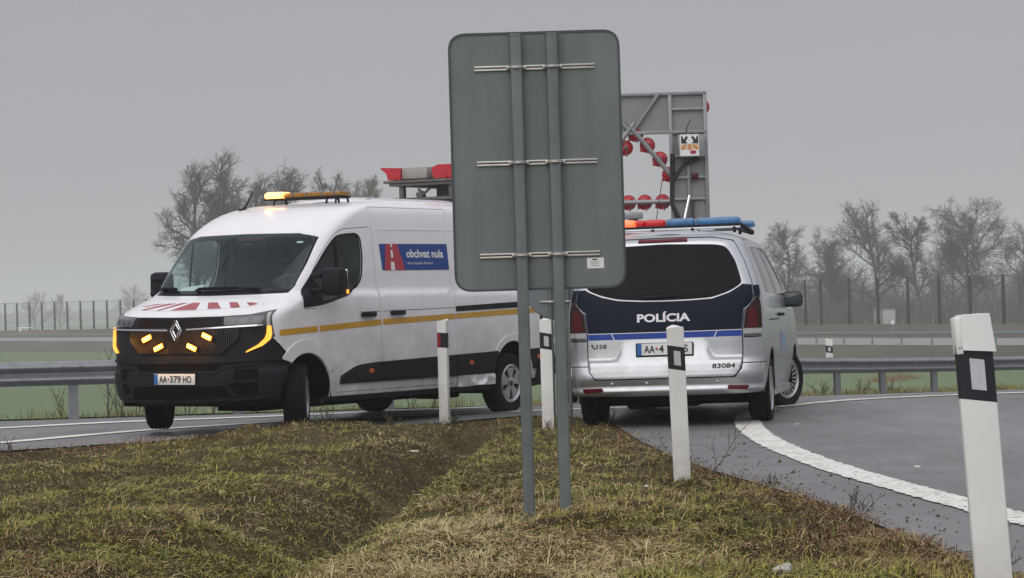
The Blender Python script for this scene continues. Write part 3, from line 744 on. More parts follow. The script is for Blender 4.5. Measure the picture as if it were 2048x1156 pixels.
# ------------------------------------------------------------------ grass on the verge
def grass(name, n, zone, mats, length, width, lean, mix, seed, place=None, zf=None):
    g = np.random.default_rng(seed); Y = 1 / (1 / 27.6 + g.random(int(n)) * (1 / 10.2 - 1 / 27.6)); X = (g.random(int(n)) * 2 - 1) * (.235 * Y + .4)
    p = np.stack([X, Y], 1)
    if place is None: ok = inpoly(p, VERGE); p = p[ok]; e = edgedist(p, VERGE)
    else: p = place(g, int(n)); e = np.full(len(p), 9.0)
    d = zone(p[:, 0], p[:, 1], e); kp = g.random(len(p)) < d; p, e = p[kp], e[kp]; k = len(p)
    x, y = p.T; z = (zf or zverge)(x, y)
    clump = .15 + 1.5 * fbm(x + 9, y, 2.9, 3)
    L_ = length * g.uniform(.5, 1.35, k) * clump; W = width * g.uniform(.6, 1.4, k); az = g.uniform(0, 2 * np.pi, k)
    az = np.where(g.random(k) < .5, 2 * np.pi * fbm(x, y, .9, 2) * 1.6 + g.normal(0, .5, k), az)
    th = np.clip(g.normal(lean, .28, k), .05, 1.5)                       # angle from vertical
    dirx, diry = np.cos(az), np.sin(az); sx, sy = -diry, dirx
    roll = g.uniform(-.6, .6, k)
    pts = []
    for f, bend in ((0, 0), (.4, .75), (.75, 1.1), (1.0, 1.4)):
        a = np.clip(th * (.55 + .45 * bend), 0, 1.62); r = L_ * f
        pts.append(np.stack([x + dirx * np.sin(a) * r, y + diry * np.sin(a) * r, z - .008 + np.cos(a) * r + .012 * (f > 0)], 1))
    wv = np.stack([sx * np.cos(roll), sy * np.cos(roll), np.sin(roll)], 1) * W[:, None]
    V = np.stack([pts[0] - wv * .5, pts[0] + wv * .5, pts[1] - wv * .5, pts[1] + wv * .5, pts[2] - wv * .32, pts[2] + wv * .32, pts[3]], 1).reshape(-1, 3)
    b = np.arange(k)[:, None] * 7
    Q = np.concatenate([b + [0, 1, 3, 2], b + [2, 3, 5, 4]], 1).reshape(-1, 4); Tt = (b + [4, 5, 6]).reshape(-1, 3)
    me = bpy.data.meshes.new(name); nq, ntr = len(Q), len(Tt)
    me.vertices.add(len(V)); me.vertices.foreach_set("co", V.ravel().astype(np.float32))
    me.loops.add(nq * 4 + ntr * 3); me.loops.foreach_set("vertex_index", np.concatenate([Q.ravel(), Tt.ravel()]).astype(np.int32))
    me.polygons.add(nq + ntr); me.polygons.foreach_set("loop_start", np.concatenate([np.arange(nq) * 4, nq * 4 + np.arange(ntr) * 3]).astype(np.int32))
    mi = mix(x, y, e, g); me.polygons.foreach_set("material_index", np.concatenate([np.repeat(mi, 2), mi]).astype(np.int32))
    for m in mats: me.materials.append(MATS[m])
    me.update(calc_edges=True); me.validate()
    return tag(new_obj(name, me), kind='stuff')
for nm, c in dict(blade_moss=(.31, .285, .062), blade_green=(.170, .195, .048), blade_dark=(.080, .080, .032), blade_olive=(.30, .255, .095), straw_pale=(.50, .42, .235), straw=(.44, .355, .180), straw_dark=(.28, .205, .102), rust=(.150, .078, .042)).items():
    mat(nm, c, .75, spec=.2, var=.18, vscale=5)
BL = ["blade_moss", "blade_green", "blade_dark", "blade_olive", "straw_pale", "straw", "straw_dark", "rust"]
def dryness(x, y):
    mound = np.exp(-((x + .1) / .75) ** 2) * np.clip((19.5 - y) / 5, 0, 1)
    low = np.exp(-((x + .95) / 1.0) ** 2) * np.clip((14.6 - y) / 2.5, 0, 1)
    return np.clip(.12 + .52 * mound + .42 * low + .95 * (fbm(x, y, 1.1, 3) - .5) + .5 * (fbm(x + 7, y + 3, 3.1, 2) - .5), 0, 1)
def mixer(bias):
    def f(x, y, e, g):
        k = len(x); d = np.clip(dryness(x, y) + bias + .55 * (fbm(x + 60, y + 9, 5.5, 2) - .5) + g.normal(0, .13, k), 0, 1); r = g.random(k)
        moss = fbm(x + 20, y + 5, 1.4, 3); brown = fbm(x + 70, y + 33, 1.9, 3)
        green = np.where(r < .40 + .7 * (moss - .5), 0, np.where(r < .68, 1, np.where(r < .86, 3, 2)))
        dry = np.where(r < .24, 4, np.where(r < .60, 5, np.where(r < .86, 6, 3)))
        out = np.where(d > .44, dry, green)
        out = np.where((brown + g.normal(0, .06, k) > .585) & (g.random(k) < .6), np.where(r < .38, 7, np.where(r < .85, 6, 5)), out)
        rim = np.exp(-(e / .50) ** 2) * (.75 + .9 * (fbm(x + 3, y + 11, 1.7, 3) - .3)); out = np.where(g.random(k) < rim * .85, np.where(g.random(k) < .6, 7, 6), out)
        u = np.abs(x - ditch(y) - .05); dk = np.exp(-(u / .24) ** 2) * np.clip((y - 15.5) / 3, 0, 1); out = np.where(g.random(k) < dk * .8, np.where(g.random(k) < .5, 2, 7), out)
        return out
    return f
furrow = lambda x, y: 1 - .93 * np.exp(-((x - ditch(y) - .02) / .17) ** 2) * np.clip((y - 15.8) / 2, 0, 1) * np.clip((24.3 - y) / .8, 0, 1)
bare = lambda x, y, e: furrow(x, y) * np.clip(e / .14, .5, 1) * np.clip(.35 + 1.5 * (fbm(x + 31, y + 2, 1.9, 3) - .2), .25, 1)
grass("grass", 170000, bare, BL, .055, .0058, 1.12, mixer(-.02), 3)
grass("mown_grass", 210000, lambda x, y, e: furrow(x, y) * np.clip(.45 + dryness(x, y), 0, 1) * np.clip(e / .14, .4, 1), BL, .098, .0054, 1.42, mixer(.06), 4)
grass("grass_tufts", 30000, lambda x, y, e: np.clip((fbm(x + 2, y + 8, 2.3, 3) - .50) * 6, 0, 1) * np.clip(e / .2, .05, 1), BL, .095, .0050, .70, mixer(-.02), 5)

def by_rail(g, n):
    i = g.integers(0, 62, n); d = g.normal(.75, .16, n); c = railc[i] + rn[i] * d[:, None] + g.normal(0, .25, n)[:, None] * rt_[i]; return c[(c[:, 1] < 60)]
grass("shoulder_grass", 9000, lambda x, y, e: np.clip((fbm(x, y, 1.3, 3) - .3) * 3, .15, 1), BL, .16, .006, .40, mixer(.05), 6, by_rail, lambda x, y: zroad(x, y) - .03)
def by_rail2(g, n):
    i = g.integers(62, len(railc), n); d = g.normal(.55, .25, n); return railc[i] + rn[i] * d[:, None] + g.normal(0, .25, n)[:, None] * rt_[i]
grass("shoulder_grass", 7000, lambda x, y, e: np.clip((fbm(x, y, .8, 3) - .3) * 3, .1, 1), BL, .16, .009, .40, mixer(.05), 7, by_rail2, lambda x, y: zroad(x, y) - .03)
# ------------------------------------------------------------------ the white works van
VAN_M = Matrix(((-0.5252676, 0.85087734, 0.01008468, -2.87983131), (-0.85093392, -0.52526115, -0.00349055, 25.83143074),
                (0.00232706, -0.01041487, 0.99994306, -0.01714998), (0, 0, 0, 1)))
van = empty("works_van", VAN_M)
tag(van, "white high-roof works van with lit amber grille strobes and amber roof bar", "van")
FA, RA = 0.17, -3.78                                      # axles
S0, S1 = Skin(VAN, 0, van), Skin(VAN, 1, van)
def arc(cx, cz, r, a0, a1, n=18, k='s'): return [(k, cx + r * math.cos(math.radians(a)), cz + r * math.sin(math.radians(a))) for a in np.linspace(a0, a1, n)]
xe = lambda z: float(VAN.xr(z) + VAN.br(z))
door_out = [(-.32, .40), (-.29, .54), (-.21, .75), (-.045, .90), (-.03, 1.262), (.205, 1.262), (.20, 1.36), (-.05, 1.61), (-.17, 1.77), (-.45, 2.02), (-.62, 2.085), (-1.148, 2.114), (-1.152, 1.78), (-1.155, .40)]
door_out = rounded(door_out, [.03, .1, .1, .15, .03, .02, .03, .1, .2, .15, .1, .03, .3, .03])
slide_out = rounded([(-1.168, .40), (-1.166, 1.78), (-1.163, 2.12), (-1.163, 2.325), (-2.655, 2.325), (-2.575, 2.11), (-2.595, 1.66), (-2.595, .40)], [.03, .3, .1, .02, .02, .2, .3, .05])
sp = lambda poly: [('s', x, z) for x, z in poly]
win = rounded([(.185, 1.29), (-.13, 1.315), (-.60, 1.41), (-.80, 1.49), (-.89, 1.57), (-.94, 1.79), (-.93, 1.99), (-.87, 2.03), (-.69, 2.022), (-.50, 2.0), (-.32, 1.865), (-.12, 1.67), (.175, 1.352)],
              [.01, .2, .2, .12, .1, .2, .08, .06, .1, .15, .2, .2, .02])
side_out = [('t', .795, 1.272), ('s', .68, .985), ('s', .43, .775)] + arc(FA, .40, .42, 50, 186) + [('s', -.26, .365), ('s', RA + .42, .365)] + arc(RA, .42, .42, -6, 186) + \
           [('s', RA - .42, .40), ('s', xe(.4), .40), ('s', xe(.7), .7), ('s', xe(1.2), 1.2), ('s', xe(1.8), 1.8), ('s', xe(2.2), 2.2), ('s', xe(2.34), 2.34), ('s', -2.0, 2.34), ('s', -1.2, 2.338),
            ('s', -.90, 2.285), ('s', -.70, 2.20), ('t', .80, 2.06), ('t', .765, 2.0), ('t', .765, 1.74), ('t', .735, 1.50), ('t', .70, 1.435), ('t', .625, 1.36), ('t', .615, 1.33), ('t', .665, 1.252), ('t', .655, 1.232)]
for mir in (False, True):
    S0.patch("body_side", "white_paint", side_out, [sp(door_out), sp(slide_out)], step=.06, flange=.012, mirror=mir)
    d = S0.patch("front_door", "white_paint", sp(inset(door_out, .006)), [sp(win)], step=.055, flange=.012, mirror=mir)
    S0.patch("window", "door_glass", sp(inset(win, -.006)), off=-.008, step=.1, parent=d, mirror=mir)
    S0.patch("window_rubber", "black_plastic", sp(inset(win, -.016)), [sp(inset(win, .012))], off=.003, step=.05, parent=d, mirror=mir)
    S0.patch("mirror_base", "black_plastic", sp([(.185, 1.29), (-.13, 1.315), (-.16, 1.47), (-.04, 1.58), (.175, 1.352)]), off=.006, step=.08, parent=d, mirror=mir)
    S0.patch("window_divider", "black_plastic", sp([(-.455, 1.385), (-.485, 1.385), (-.515, 1.995), (-.485, 1.985)]), off=.004, step=.08, parent=d, mirror=mir)
    hb = MB()
    sl = S0.patch("sliding_door", "white_paint", sp(inset(slide_out, .006)), step=.055, flange=.012, mirror=mir)
    sd = -1 if mir else 1
    for par, x0, z0 in ((d, -.905, 1.192), (sl, -1.445, 1.202)):
        y = float(VAN.y_side(x0, z0)); hb = MB()
        hb.box((x0, sd * (y + .032), z0), (.245, .026, .052), 0, .018)
        for dx in (-.10, .10): hb.box((x0 + dx, sd * (y + .012), z0), (.03, .03, .034), 0, .006)
        h = hb.build("door_handle", ["black_plastic"], par)
        S0.patch("handle_recess", "white_paint", sp(ell(x0, z0 + .008, .075, .068, 20)), off=.0015, step=.04, parent=h, mirror=mir)
    # pressed lines of the side panels: thin raised beads
    S0.strip("pressed_line", "white_paint", [('s', -1.30, 2.085), ('s', -2.55, 2.09)], .010, .004, sl, mir, flange=.006)
    S0.strip("pressed_line", "white_paint", [('s', -2.63, 2.09), ('s', -4.36, 2.10)], .010, .004, None, mir, flange=.006)
    S0.strip("door_groove", "dark_void", [('s', -.76, 1.218), ('s', -1.15, 1.221)], .005, .002, d, mir)
    S0.strip("door_groove", "dark_void", [('s', -1.19, 1.221), ('s', -2.585, 1.238)], .005, .002, sl, mir)
    S0.strip("panel_seam", "dark_void", [('s', -.026, .93), ('s', -.026, 1.25)], .004, .001, None, mir) if False else None
    S0.patch("slide_rail", "black_plastic", sp([(-2.605, 1.195), (-2.605, 1.252), (-4.0, 1.288), (-4.0, 1.222)]), off=.006, step=.1, flange=.02, mirror=mir)
    # amber band
    cz = lambda x: float(np.interp(-x, [-.59, 1.15, 2.7, 3.9, 4.4], [1.036, 1.106, 1.146, 1.176, 1.184]))
    S0.strip("amber_band", "amber_film", [('s', x, cz(x)) for x in (.60, .3, .02, -.02)], .060, .0025, None, mir)
    S0.strip("amber_band", "amber_film", [('s', x, cz(x)) for x in (-.055, -.5, -1.155)], .060, .0025, d, mir)
    S0.strip("amber_band", "amber_film", [('s', x, cz(x)) for x in (-1.185, -1.8, -2.585)], .060, .0025, sl, mir)
    S0.strip("amber_band", "amber_film", [('s', x, cz(x)) for x in (-2.605, -3.5, -4.40)], .060, .0025, None, mir)
    # black side mouldings
    S0.patch("side_moulding", "grey_plastic", sp(rounded([(-.39, .49), (-.40, .57), (-.69, .67), (-1.01, .69), (-1.155, .693), (-1.155, .49)], [.02, .03, .1, .05, 0, 0])), off=.018, step=.07, flange=.024, parent=d, mirror=mir)
    S0.patch("side_moulding", "grey_plastic", sp([(-1.18, .49), (-1.18, .693), (-2.585, .72), (-2.585, .49)]), off=.018, step=.07, flange=.024, parent=sl, mirror=mir)
    S0.patch("side_moulding", "grey_plastic", sp([(-2.61, .49), (-2.61, .72), (RA + .36, .735)] + [(x, z) for _, x, z in arc(RA, .42, .44, 44, 10, 8)]), off=.018, step=.07, flange=.024, mirror=mir)
    S0.patch("side_moulding", "grey_plastic", sp([(x, z) for _, x, z in arc(RA, .42, .44, 168, 134, 8)] + [(RA - .36, .74), (-4.40, .745), (-4.40, .51)]), off=.018, step=.07, flange=.024, mirror=mir)
    for par, x0, z0 in ((d, -.93, .605), (None, -2.87, .625), (None, -4.32, .645)):
        S0.patch("side_marker", "marker_orange", sp(ell(x0, z0, .045, .026)), off=.024, step=.03, flange=.008, parent=par, mirror=mir)
    # wheel arch lips
    S0.patch("arch_lip", "white_paint", arc(FA, .40, .56, 42, 150, 20) + arc(FA, .40, .425, 150, 52, 20), off=.012, step=.05, flange=.014, mirror=mir)
    S0.patch("arch_lip", "white_paint", arc(RA, .42, .50, 40, 140, 20) + arc(RA, .42, .425, 140, 40, 20), off=.010, step=.05, flange=.012, mirror=mir)
    S0.patch("sill_bar", "black_plastic", sp([(-.12, .315), (-.22, .362), (-3.34, .362), (-3.34, .31)]), off=.012, step=.1, flange=.05, mirror=mir)
# lower rear sill crumpled by a knock (camera side only)
cr = MB(); nx, nz = 40, 10; VV = []
for i in range(nx + 1):
    for j in range(nz + 1):
        x = -2.62 - .74 * i / nx; z = .372 + .114 * j / nz
        f = float(vnoise(x * 1.0, z * 1.0 + x * .35, 7.5)); f2 = float(vnoise(x + 3.1, z * 2.2 - x * .6, 13.0))
        fold = abs(f - .5) * 2; out = .010 + .050 * (1 - fold) ** 2 * (1 - j / nz * .75) + .014 * f2
        VV.append((x, float(VAN.y_side(x, z)) + out, z + .030 * (f - .5) * (nz - j) / nz))
cr.add(VV, [(i * (nz + 1) + j, (i + 1) * (nz + 1) + j, (i + 1) * (nz + 1) + j + 1, i * (nz + 1) + j + 1) for i in range(nx) for j in range(nz)])
tag(cr.build("crumpled_sill", ["white_paint"], van, angle=38), "crumpled white lower sill ahead of the rear wheel")

# roof, hood, windscreen surround
S0.patch("roof_front", "white_paint", [('t', 0, 2.053), ('t', .55, 2.045), ('t', .765, 2.0), ('t', .80, 2.06), ('s', -.70, 2.20), ('s', -.90, 2.285), ('s', -1.2, 2.338), ('s', -2.0, 2.34), ('s', -2.6, 2.34),
         ('s', -2.6, 2.41), ('s', -2.05, 2.41), ('t', .7, 2.41), ('t', 0, 2.41), ('t', -.7, 2.41), ('r', -2.05, 2.41), ('r', -2.6, 2.41),
         ('r', -2.6, 2.34), ('r', -2.0, 2.34), ('r', -1.2, 2.338), ('r', -.90, 2.285), ('r', -.70, 2.20), ('t', -.80, 2.06), ('t', -.765, 2.0), ('t', -.55, 2.045)], step=.05, flange=.01)
for mir in (False, True):
    S0.patch("roof_edge", "white_paint", [('s', -2.602, 2.34), ('s', xe(2.34), 2.34), ('s', xe(2.40), 2.41), ('s', -2.602, 2.41)], step=.07, mirror=mir)
rt = MB(); xs = np.concatenate([np.linspace(-1.603, -2.0, 22), np.linspace(-2.05, -4.2, 16), np.linspace(-4.22, -4.379, 10)]); VV = []
for x in xs:
    w = float(VAN.y_side(x, 2.41))
    for q in np.linspace(-1, 1, 25): VV.append((x, w * q, 2.41 + .05 * (1 - q * q) * min(1, (w / .7)) ** 1.5))
rt.add(VV, [(i * 25 + j, i * 25 + j + 1, (i + 1) * 25 + j + 1, (i + 1) * 25 + j) for i in range(len(xs) - 1) for j in range(24)])
roof = rt.build("roof", ["white_paint"], van, angle=180)
for yy in (-.45, -.15, .15, .45):                           # stiffening ribs of the roof
    rb = MB(); rb.box((-3.0, yy, 2.41 + .05 * (1 - (yy / .7) ** 2) + .002), (2.5, .05, .012), 0, .005); rb.build("roof_rib", ["white_paint"], roof)
hood = S0.patch("hood", "white_paint", [('t', -.66, 1.228), ('t', -.40, 1.210), ('t', 0, 1.203), ('t', .40, 1.210), ('t', .66, 1.228), ('t', .67, 1.25), ('t', .612, 1.33), ('t', .622, 1.36), ('t', .695, 1.43),
         ('t', .45, 1.420), ('t', 0, 1.413), ('t', -.45, 1.420), ('t', -.695, 1.43), ('t', -.622, 1.36), ('t', -.612, 1.33), ('t', -.67, 1.25)], step=.035, flange=.012)
# red and white warning stripes on the hood
for a in ([(-.56, 1.315), (-.50, 1.322), (-.44, 1.338), (-.33, 1.342), (-.40, 1.330), (-.50, 1.310)], [(-.50, 1.283), (-.43, 1.280), (-.20, 1.342), (-.30, 1.342)],
          [(-.36, 1.278), (-.27, 1.275), (-.125, 1.345), (-.20, 1.345)] if False else [(-.30, 1.275), (-.26, 1.274), (-.10, 1.346), (-.17, 1.346)],
          [(-.15, 1.272), (.10, 1.275), (.02, 1.347), (-.055, 1.347)], [(.20, 1.282), (.32, 1.285), (.19, 1.347), (.10, 1.347)], [(.40, 1.289), (.475, 1.294), (.375, 1.345), (.30, 1.346)], [(.535, 1.305), (.575, 1.325), (.525, 1.338), (.46, 1.341)]):
    S0.patch("warning_stripe", "red_film", [('t', *p) for p in a], off=.0025, step=.03, parent=hood)
S0.patch("warning_panel", "white_film", [('t', -.55, 1.292), ('t', -.3, 1.272), ('t', 0, 1.268), ('t', .3, 1.28), ('t', .56, 1.305), ('t', .57, 1.335), ('t', .3, 1.352), ('t', 0, 1.354), ('t', -.3, 1.350), ('t', -.55, 1.325)], off=.0012, step=.03, parent=hood)
wso = [('t', -.72, 1.462), ('t', -.4, 1.443), ('t', 0, 1.435), ('t', .4, 1.443), ('t', .72, 1.462), ('t', .748, 1.74), ('t', .748, 1.985), ('t', .72, 2.022), ('t', .5, 2.035), ('t', 0, 2.043), ('t', -.5, 2.035), ('t', -.72, 2.022), ('t', -.748, 1.985), ('t', -.748, 1.74)]
wsi = [('t', -.685, 1.50), ('t', -.4, 1.475), ('t', 0, 1.467), ('t', .4, 1.475), ('t', .685, 1.50), ('t', .715, 1.74), ('t', .715, 1.965), ('t', .69, 1.995), ('t', .5, 2.008), ('t', 0, 2.016), ('t', -.5, 2.008), ('t', -.69, 1.995), ('t', -.715, 1.965), ('t', -.715, 1.74)]
ws = S0.patch("windscreen", "windscreen_glass", wso, off=.0, step=.07)
S0.patch("windscreen_border", "black_plastic", wso, [wsi], off=-.004, step=.05, parent=ws)
S0.patch("cowl", "black_plastic", [('t', -.695, 1.43), ('t', -.4, 1.415), ('t', 0, 1.408), ('t', .4, 1.415), ('t', .695, 1.43), ('t', .725, 1.463), ('t', .4, 1.446), ('t', 0, 1.438), ('t', -.4, 1.446), ('t', -.725, 1.463)], off=-.006, step=.05)
def on(t, z, off): return S0.points([('t', t, z)], off)[0]
for pts in ([(-.15, 1.467), (.05, 1.472), (.25, 1.474), (.45, 1.472)], [(-.60, 1.487), (-.50, 1.480), (-.40, 1.473)], ):
    w = MB(); w.tube([on(t, z, .022) for t, z in pts], .013, 6); w.tube([on(t, z, .038) for t, z in pts[:3]], .010, 6)
    w.box(on(pts[0][0], pts[0][1] - .012, .02), (.05, .05, .04), 0, .01); w.build("wiper", ["black_plastic"], van)
cab = MB()                                                   # cab interior
cab.box((.05, 0, 1.27), (.62, 1.80, .22), 0, .06); cab.box((-.02, .45, 1.40), (.30, .42, .10), 0, .04)
cab.build("dashboard", ["interior"], van)
bh = MB(); bh.box((-1.06, 0, 1.27), (.03, 1.76, 1.6), 0); bh.build("bulkhead", ["interior_light"], van)
for yy in (.52, -.20, -.60):
    st = MB(); st.box((-.72, yy, 1.05), (.5, .44, .18), 0, .06); st.box((-.93, yy, 1.45), (.14, .44, .72), 0, .06, Matrix.Rotation(-.12, 4, 'Y')); st.box((-.96, yy, 1.86), (.09, .26, .18), 0, .04); st.build("seat", ["interior"], van)
sw = MB(); sw.tube([(-.34 + .10 * math.cos(a), .52 + .20 * math.sin(a), 1.44 + .17 * math.cos(a)) for a in np.linspace(0, 2 * math.pi, 25)], .017, 6, cap=False); sw.tube([(-.34, .52, 1.44), (-.10, .52, 1.36)], .03, 6); sw.build("steering_wheel", ["interior"], van)
sb = MB(); sb.box((-.19, .10, 1.955), (.10, .34, .13), 0, .04, Matrix.Rotation(.7, 4, 'Y')); sb.box((-.13, .10, 1.935), (.05, .10, .05), 0, .015, Matrix.Rotation(.7, 4, 'Y')); sb.build("camera_housing", ["interior"], van)
S0.patch("toll_sticker", "paper_white", [('t', .575, 1.945), ('t', .635, 1.945), ('t', .635, 1.963), ('t', .575, 1.963)], off=-.007, step=.05, parent=ws)
pp = MB(); pp.add([Vector(p) for p in [(.235, -.56, 1.452), (.125, -.34, 1.485), (.02, -.37, 1.535), (.13, -.59, 1.502)]], [(0, 1, 2, 3)]); pp.add([Vector(p) - Vector((.002, 0, .003)) for p in [(.235, -.56, 1.452), (.125, -.34, 1.485), (.02, -.37, 1.535), (.13, -.59, 1.502)]], [(3, 2, 1, 0)])
paper = pp.build("paper", ["paper_white"], None, smooth=False); paper.matrix_world = VAN_M
tag(paper, "white sheet of paper lying behind the windscreen of the white van", "paper")

def lamp_light(name, loc, watts, parent, col=(1.0, .42, .06)):
    """the light a lit lamp throws on what is round it"""
    d = bpy.data.lights.new(name, 'POINT'); d.energy = watts; d.color = col; d.shadow_soft_size = .03
    o = new_obj(name, d, parent); o.location = Vector(loc); return o
# black nose: bumper, grille, lamps
bump = S0.patch("front_bumper", "black_plastic", [('t', 0, 1.197), ('t', .40, 1.203), ('t', .65, 1.222), ('t', .79, 1.265), ('s', .675, .985), ('s', .425, .772)] + arc(FA, .40, .43, 58, -12, 10) + [('t', .9, .30), ('t', 0, .30), ('t', -.9, .30)] +
        arc(FA, .40, .43, -12, 58, 10, 'r') + [('r', .425, .772), ('r', .675, .985), ('t', -.79, 1.265), ('t', -.65, 1.222), ('t', -.40, 1.203)], step=.05, flange=.02,
        disp=lambda t, z: .022 * np.clip((.70 - z) / .05, 0, 1) * np.clip((z - .33) / .05, 0, 1) - .02 * np.clip((.36 - z) / .05, 0, 1))
def slats(z0f, z1f, ta, tb, off, n):
    g = MB()
    for t in np.linspace(ta, tb, n):
        z0, z1 = z0f(t), z1f(t)
        if z1 - z0 < .02: continue
        q = [on(t - .004, z, off + e) for z in np.linspace(z0, z1, 4) for e in (0,)] + [on(t + .004, z, off) for z in np.linspace(z1, z0, 4)]
        f = [on(t, z, off + .012) for z in np.linspace(z0, z1, 4)]
        a, b = q[:4], q[4:][::-1]
        V = a + f + b
        g.add(V, [(i, i + 1, 4 + i + 1, 4 + i) for i in range(3)] + [(4 + i, 4 + i + 1, 8 + i + 1, 8 + i) for i in range(3)])
    return g
lowp = [(-.44, 1.06), (-.44, .97), (-.33, .84), (.44, .84), (.57, .985), (.58, 1.08)]
gr = S0.patch("grille", "band_black", [('t', *p) for p in rounded(lowp, .02)], off=.026, step=.05, flange=.0)
lo_f = lambda t: float(np.interp(t, [-.44, -.33, .44, .57], [.97, .845, .845, .985])); hi_f = lambda t: 1.055 + (t > .1) * .02
g = slats(lo_f, hi_f, -.43, .57, .026, 62); g.build("grille_slats", ["slat_brown"], gr, smooth=False)
S0.patch("upper_grille", "band_black", [('t', -.385, 1.205), ('t', 0, 1.193), ('t', .43, 1.203), ('t', .45, 1.118), ('t', 0, 1.085), ('t', -.355, 1.092)], off=.006, step=.05, parent=gr)
g = slats(lambda t: 1.098 + abs(t) * .02, lambda t: 1.195 + abs(t) * .015, -.37, .43, .006, 50); g.build("grille_slats", ["slat_brown"], gr, smooth=False)
for l in ([('t', -.74, 1.092), ('t', -.52, 1.08), ('t', -.055, 1.072)], [('t', .125, 1.076), ('t', .45, 1.095), ('t', .745, 1.113)]):
    S0.strip("chrome_strip", "chrome", l, .014, .034, gr, flange=.02)
em = MB(); c0 = on(.035, 1.066, .040); eY = np.array([0, 1.0, 0]); eZ = np.array([0, 0, 1.0])
def rhomb(cy, w, h): return [c0 + eY * (cy + a) + eZ * b for a, b in ((0, h), (w, 0), (0, -h), (-w, 0))]
def stroke(mb, pts, r):
    mb.tube(pts, r, 5)
stroke(em, [c0 + eY * a + eZ * b for a, b in ((-.012, .098), (-.070, 0), (-.012, -.098), (.036, -.012))], .0085)
stroke(em, [c0 + eY * a + eZ * b for a, b in ((.012, -.098), (.070, 0), (.012, .098), (-.036, .012))], .0085)
stroke(em, [c0 + eY * a + eZ * b for a, b in ((-.036, .012), (-.041, 0), (.0, -.068))], .0075)
stroke(em, [c0 + eY * a + eZ * b for a, b in ((.036, -.012), (.041, 0), (.0, .068))], .0075)
em.build("badge", ["chrome"], gr)
for t0, z0, rot in ((-.232, .992, .38), (-.110, .902, .38), (.335, 1.006, -.38), (.205, .902, -.38)):
    s = MB(); c = on(t0, z0, .050); M = Matrix.Rotation(rot, 4, 'X')
    s.box(c, (.03, .150, .062), 0, .012, M); st = s.build("strobe_lamp", ["black_plastic"], gr)
    s = MB(); s.box(c + np.array([.014, 0, 0]), (.018, .126, .050), 0, .018, M)
    for k in (-.038, 0, .038): s.box(c + np.array([.021, k * math.cos(rot), k * math.sin(rot)]), (.006, .032, .030), 1, .003, M)
    s.build("lamp_lens", ["amber_flash", "strobe_core"], st); lamp_light("strobe_light", c + np.array([.075, 0, 0]), 2.2, st)
hl = [(.43, 1.201), (.62, 1.219), (.795, 1.263), (.845, 1.0), (.80, .985), (.775, 1.11), (.45, 1.117)]
for mir in (False, True):
    L_ = S0.patch("headlight", "headlamp_lens", [('t', *p) for p in hl], off=.005, step=.04, flange=.008, mirror=mir)
    for pl in ([(.485, 1.135), (.53, 1.13), (.545, 1.175), (.50, 1.185)], [(.56, 1.13), (.625, 1.13), (.64, 1.185), (.575, 1.185)], [(.655, 1.135), (.725, 1.13), (.735, 1.20), (.67, 1.195)]):
        S0.patch("reflector", "headlamp_chrome", [('t', *p) for p in rounded(pl, .015)], off=.008, step=.03, parent=L_, mirror=mir)
    S0.patch("daytime_strip", "lamp_clear", [('t', *p) for p in [(.758, 1.235), (.785, 1.243), (.803, 1.112), (.778, 1.110)]], off=.009, step=.03, parent=L_, mirror=mir)
    S0.patch("turn_signal", "amber_lit", [('t', *p) for p in [(.778, 1.106), (.804, 1.107), (.812, 1.03), (.800, .975), (.745, .912), (.63, .848), (.632, .862), (.715, .925), (.762, .985), (.776, 1.035)]], off=.034, step=.03, flange=.03, parent=L_, mirror=mir)
for a in ([(-.41, .512), (.45, .528), (.51, .43), (-.45, .40)], [(.535, .682), (.71, .69), (.71, .59), (.535, .58)], [(.50, .545), (.71, .552), (.71, .44), (.55, .44)],
          [(-.56, .68), (-.49, .682), (-.49, .585), (-.56, .583)], [(-.56, .54), (-.49, .545), (-.47, .445), (-.55, .44)], [(-.36, .735), (.44, .738), (.40, .672), (-.33, .662)]):
    S0.patch("air_intake", "dark_void", [('t', *p) for p in rounded(a, .012)], off=.026, step=.05, parent=bump)
S0.strip("bumper_trim", "grey_plastic", [('t', -.57, .705), ('t', -.39, .695), ('t', -.335, .652), ('t', .41, .662), ('t', .475, .712), ('t', .72, .742)], .022, .034, bump, flange=.014)
S0.strip("bumper_trim", "grey_plastic", [('t', -.62, .376), ('t', 0, .378), ('t', .5, .388), ('t', .80, .412)], .018, .034, bump, flange=.014)
S0.strip("bumper_trim", "grey_plastic", [('t', .50, .567), ('t', .715, .572)], .022, .036, bump, flange=.014)
S0.strip("bumper_trim", "grey_plastic", [('t', -.70, .768), ('t', -.3, .757), ('t', .3, .760), ('t', .72, .778), ('t', .9, .785)], .03, .020, bump, flange=.014)
pl = MB(); py0, py1, pz0, pz1 = -.222, .298, .535, .643; px = 1.043
pl.box((px, (py0 + py1) / 2, (pz0 + pz1) / 2), (.008, py1 - py0, pz1 - pz0), 0, .002); plate = pl.build("number_plate", ["plate_white"], bump)
pl = MB(); pl.box((px + .005, py0 + .026, (pz0 + pz1) / 2), (.003, .046, pz1 - pz0 - .006), 0); pl.build("country_band", ["plate_blue"], plate, smooth=False)
text_flat("lettering", "AA", "ink_black", (px + .0075, py0 + .070, pz0 + .019), (0, 1, 0), (0, 0, 1), .098, .070, plate, .018)
text_flat("lettering", "379", "ink_black", (px + .0075, py0 + .205, pz0 + .019), (0, 1, 0), (0, 0, 1), .142, .070, plate, .018)
text_flat("lettering", "HO", "ink_black", (px + .0075, py0 + .372, pz0 + .019), (0, 1, 0), (0, 0, 1), .108, .070, plate, .018)
cm = MB(); cm.prism(ell(py0 + .186, pz0 + .055, .011, .013), px + .005, px + .007, 0, 0); cm.build("crest", ["coat_red"], plate, smooth=False)

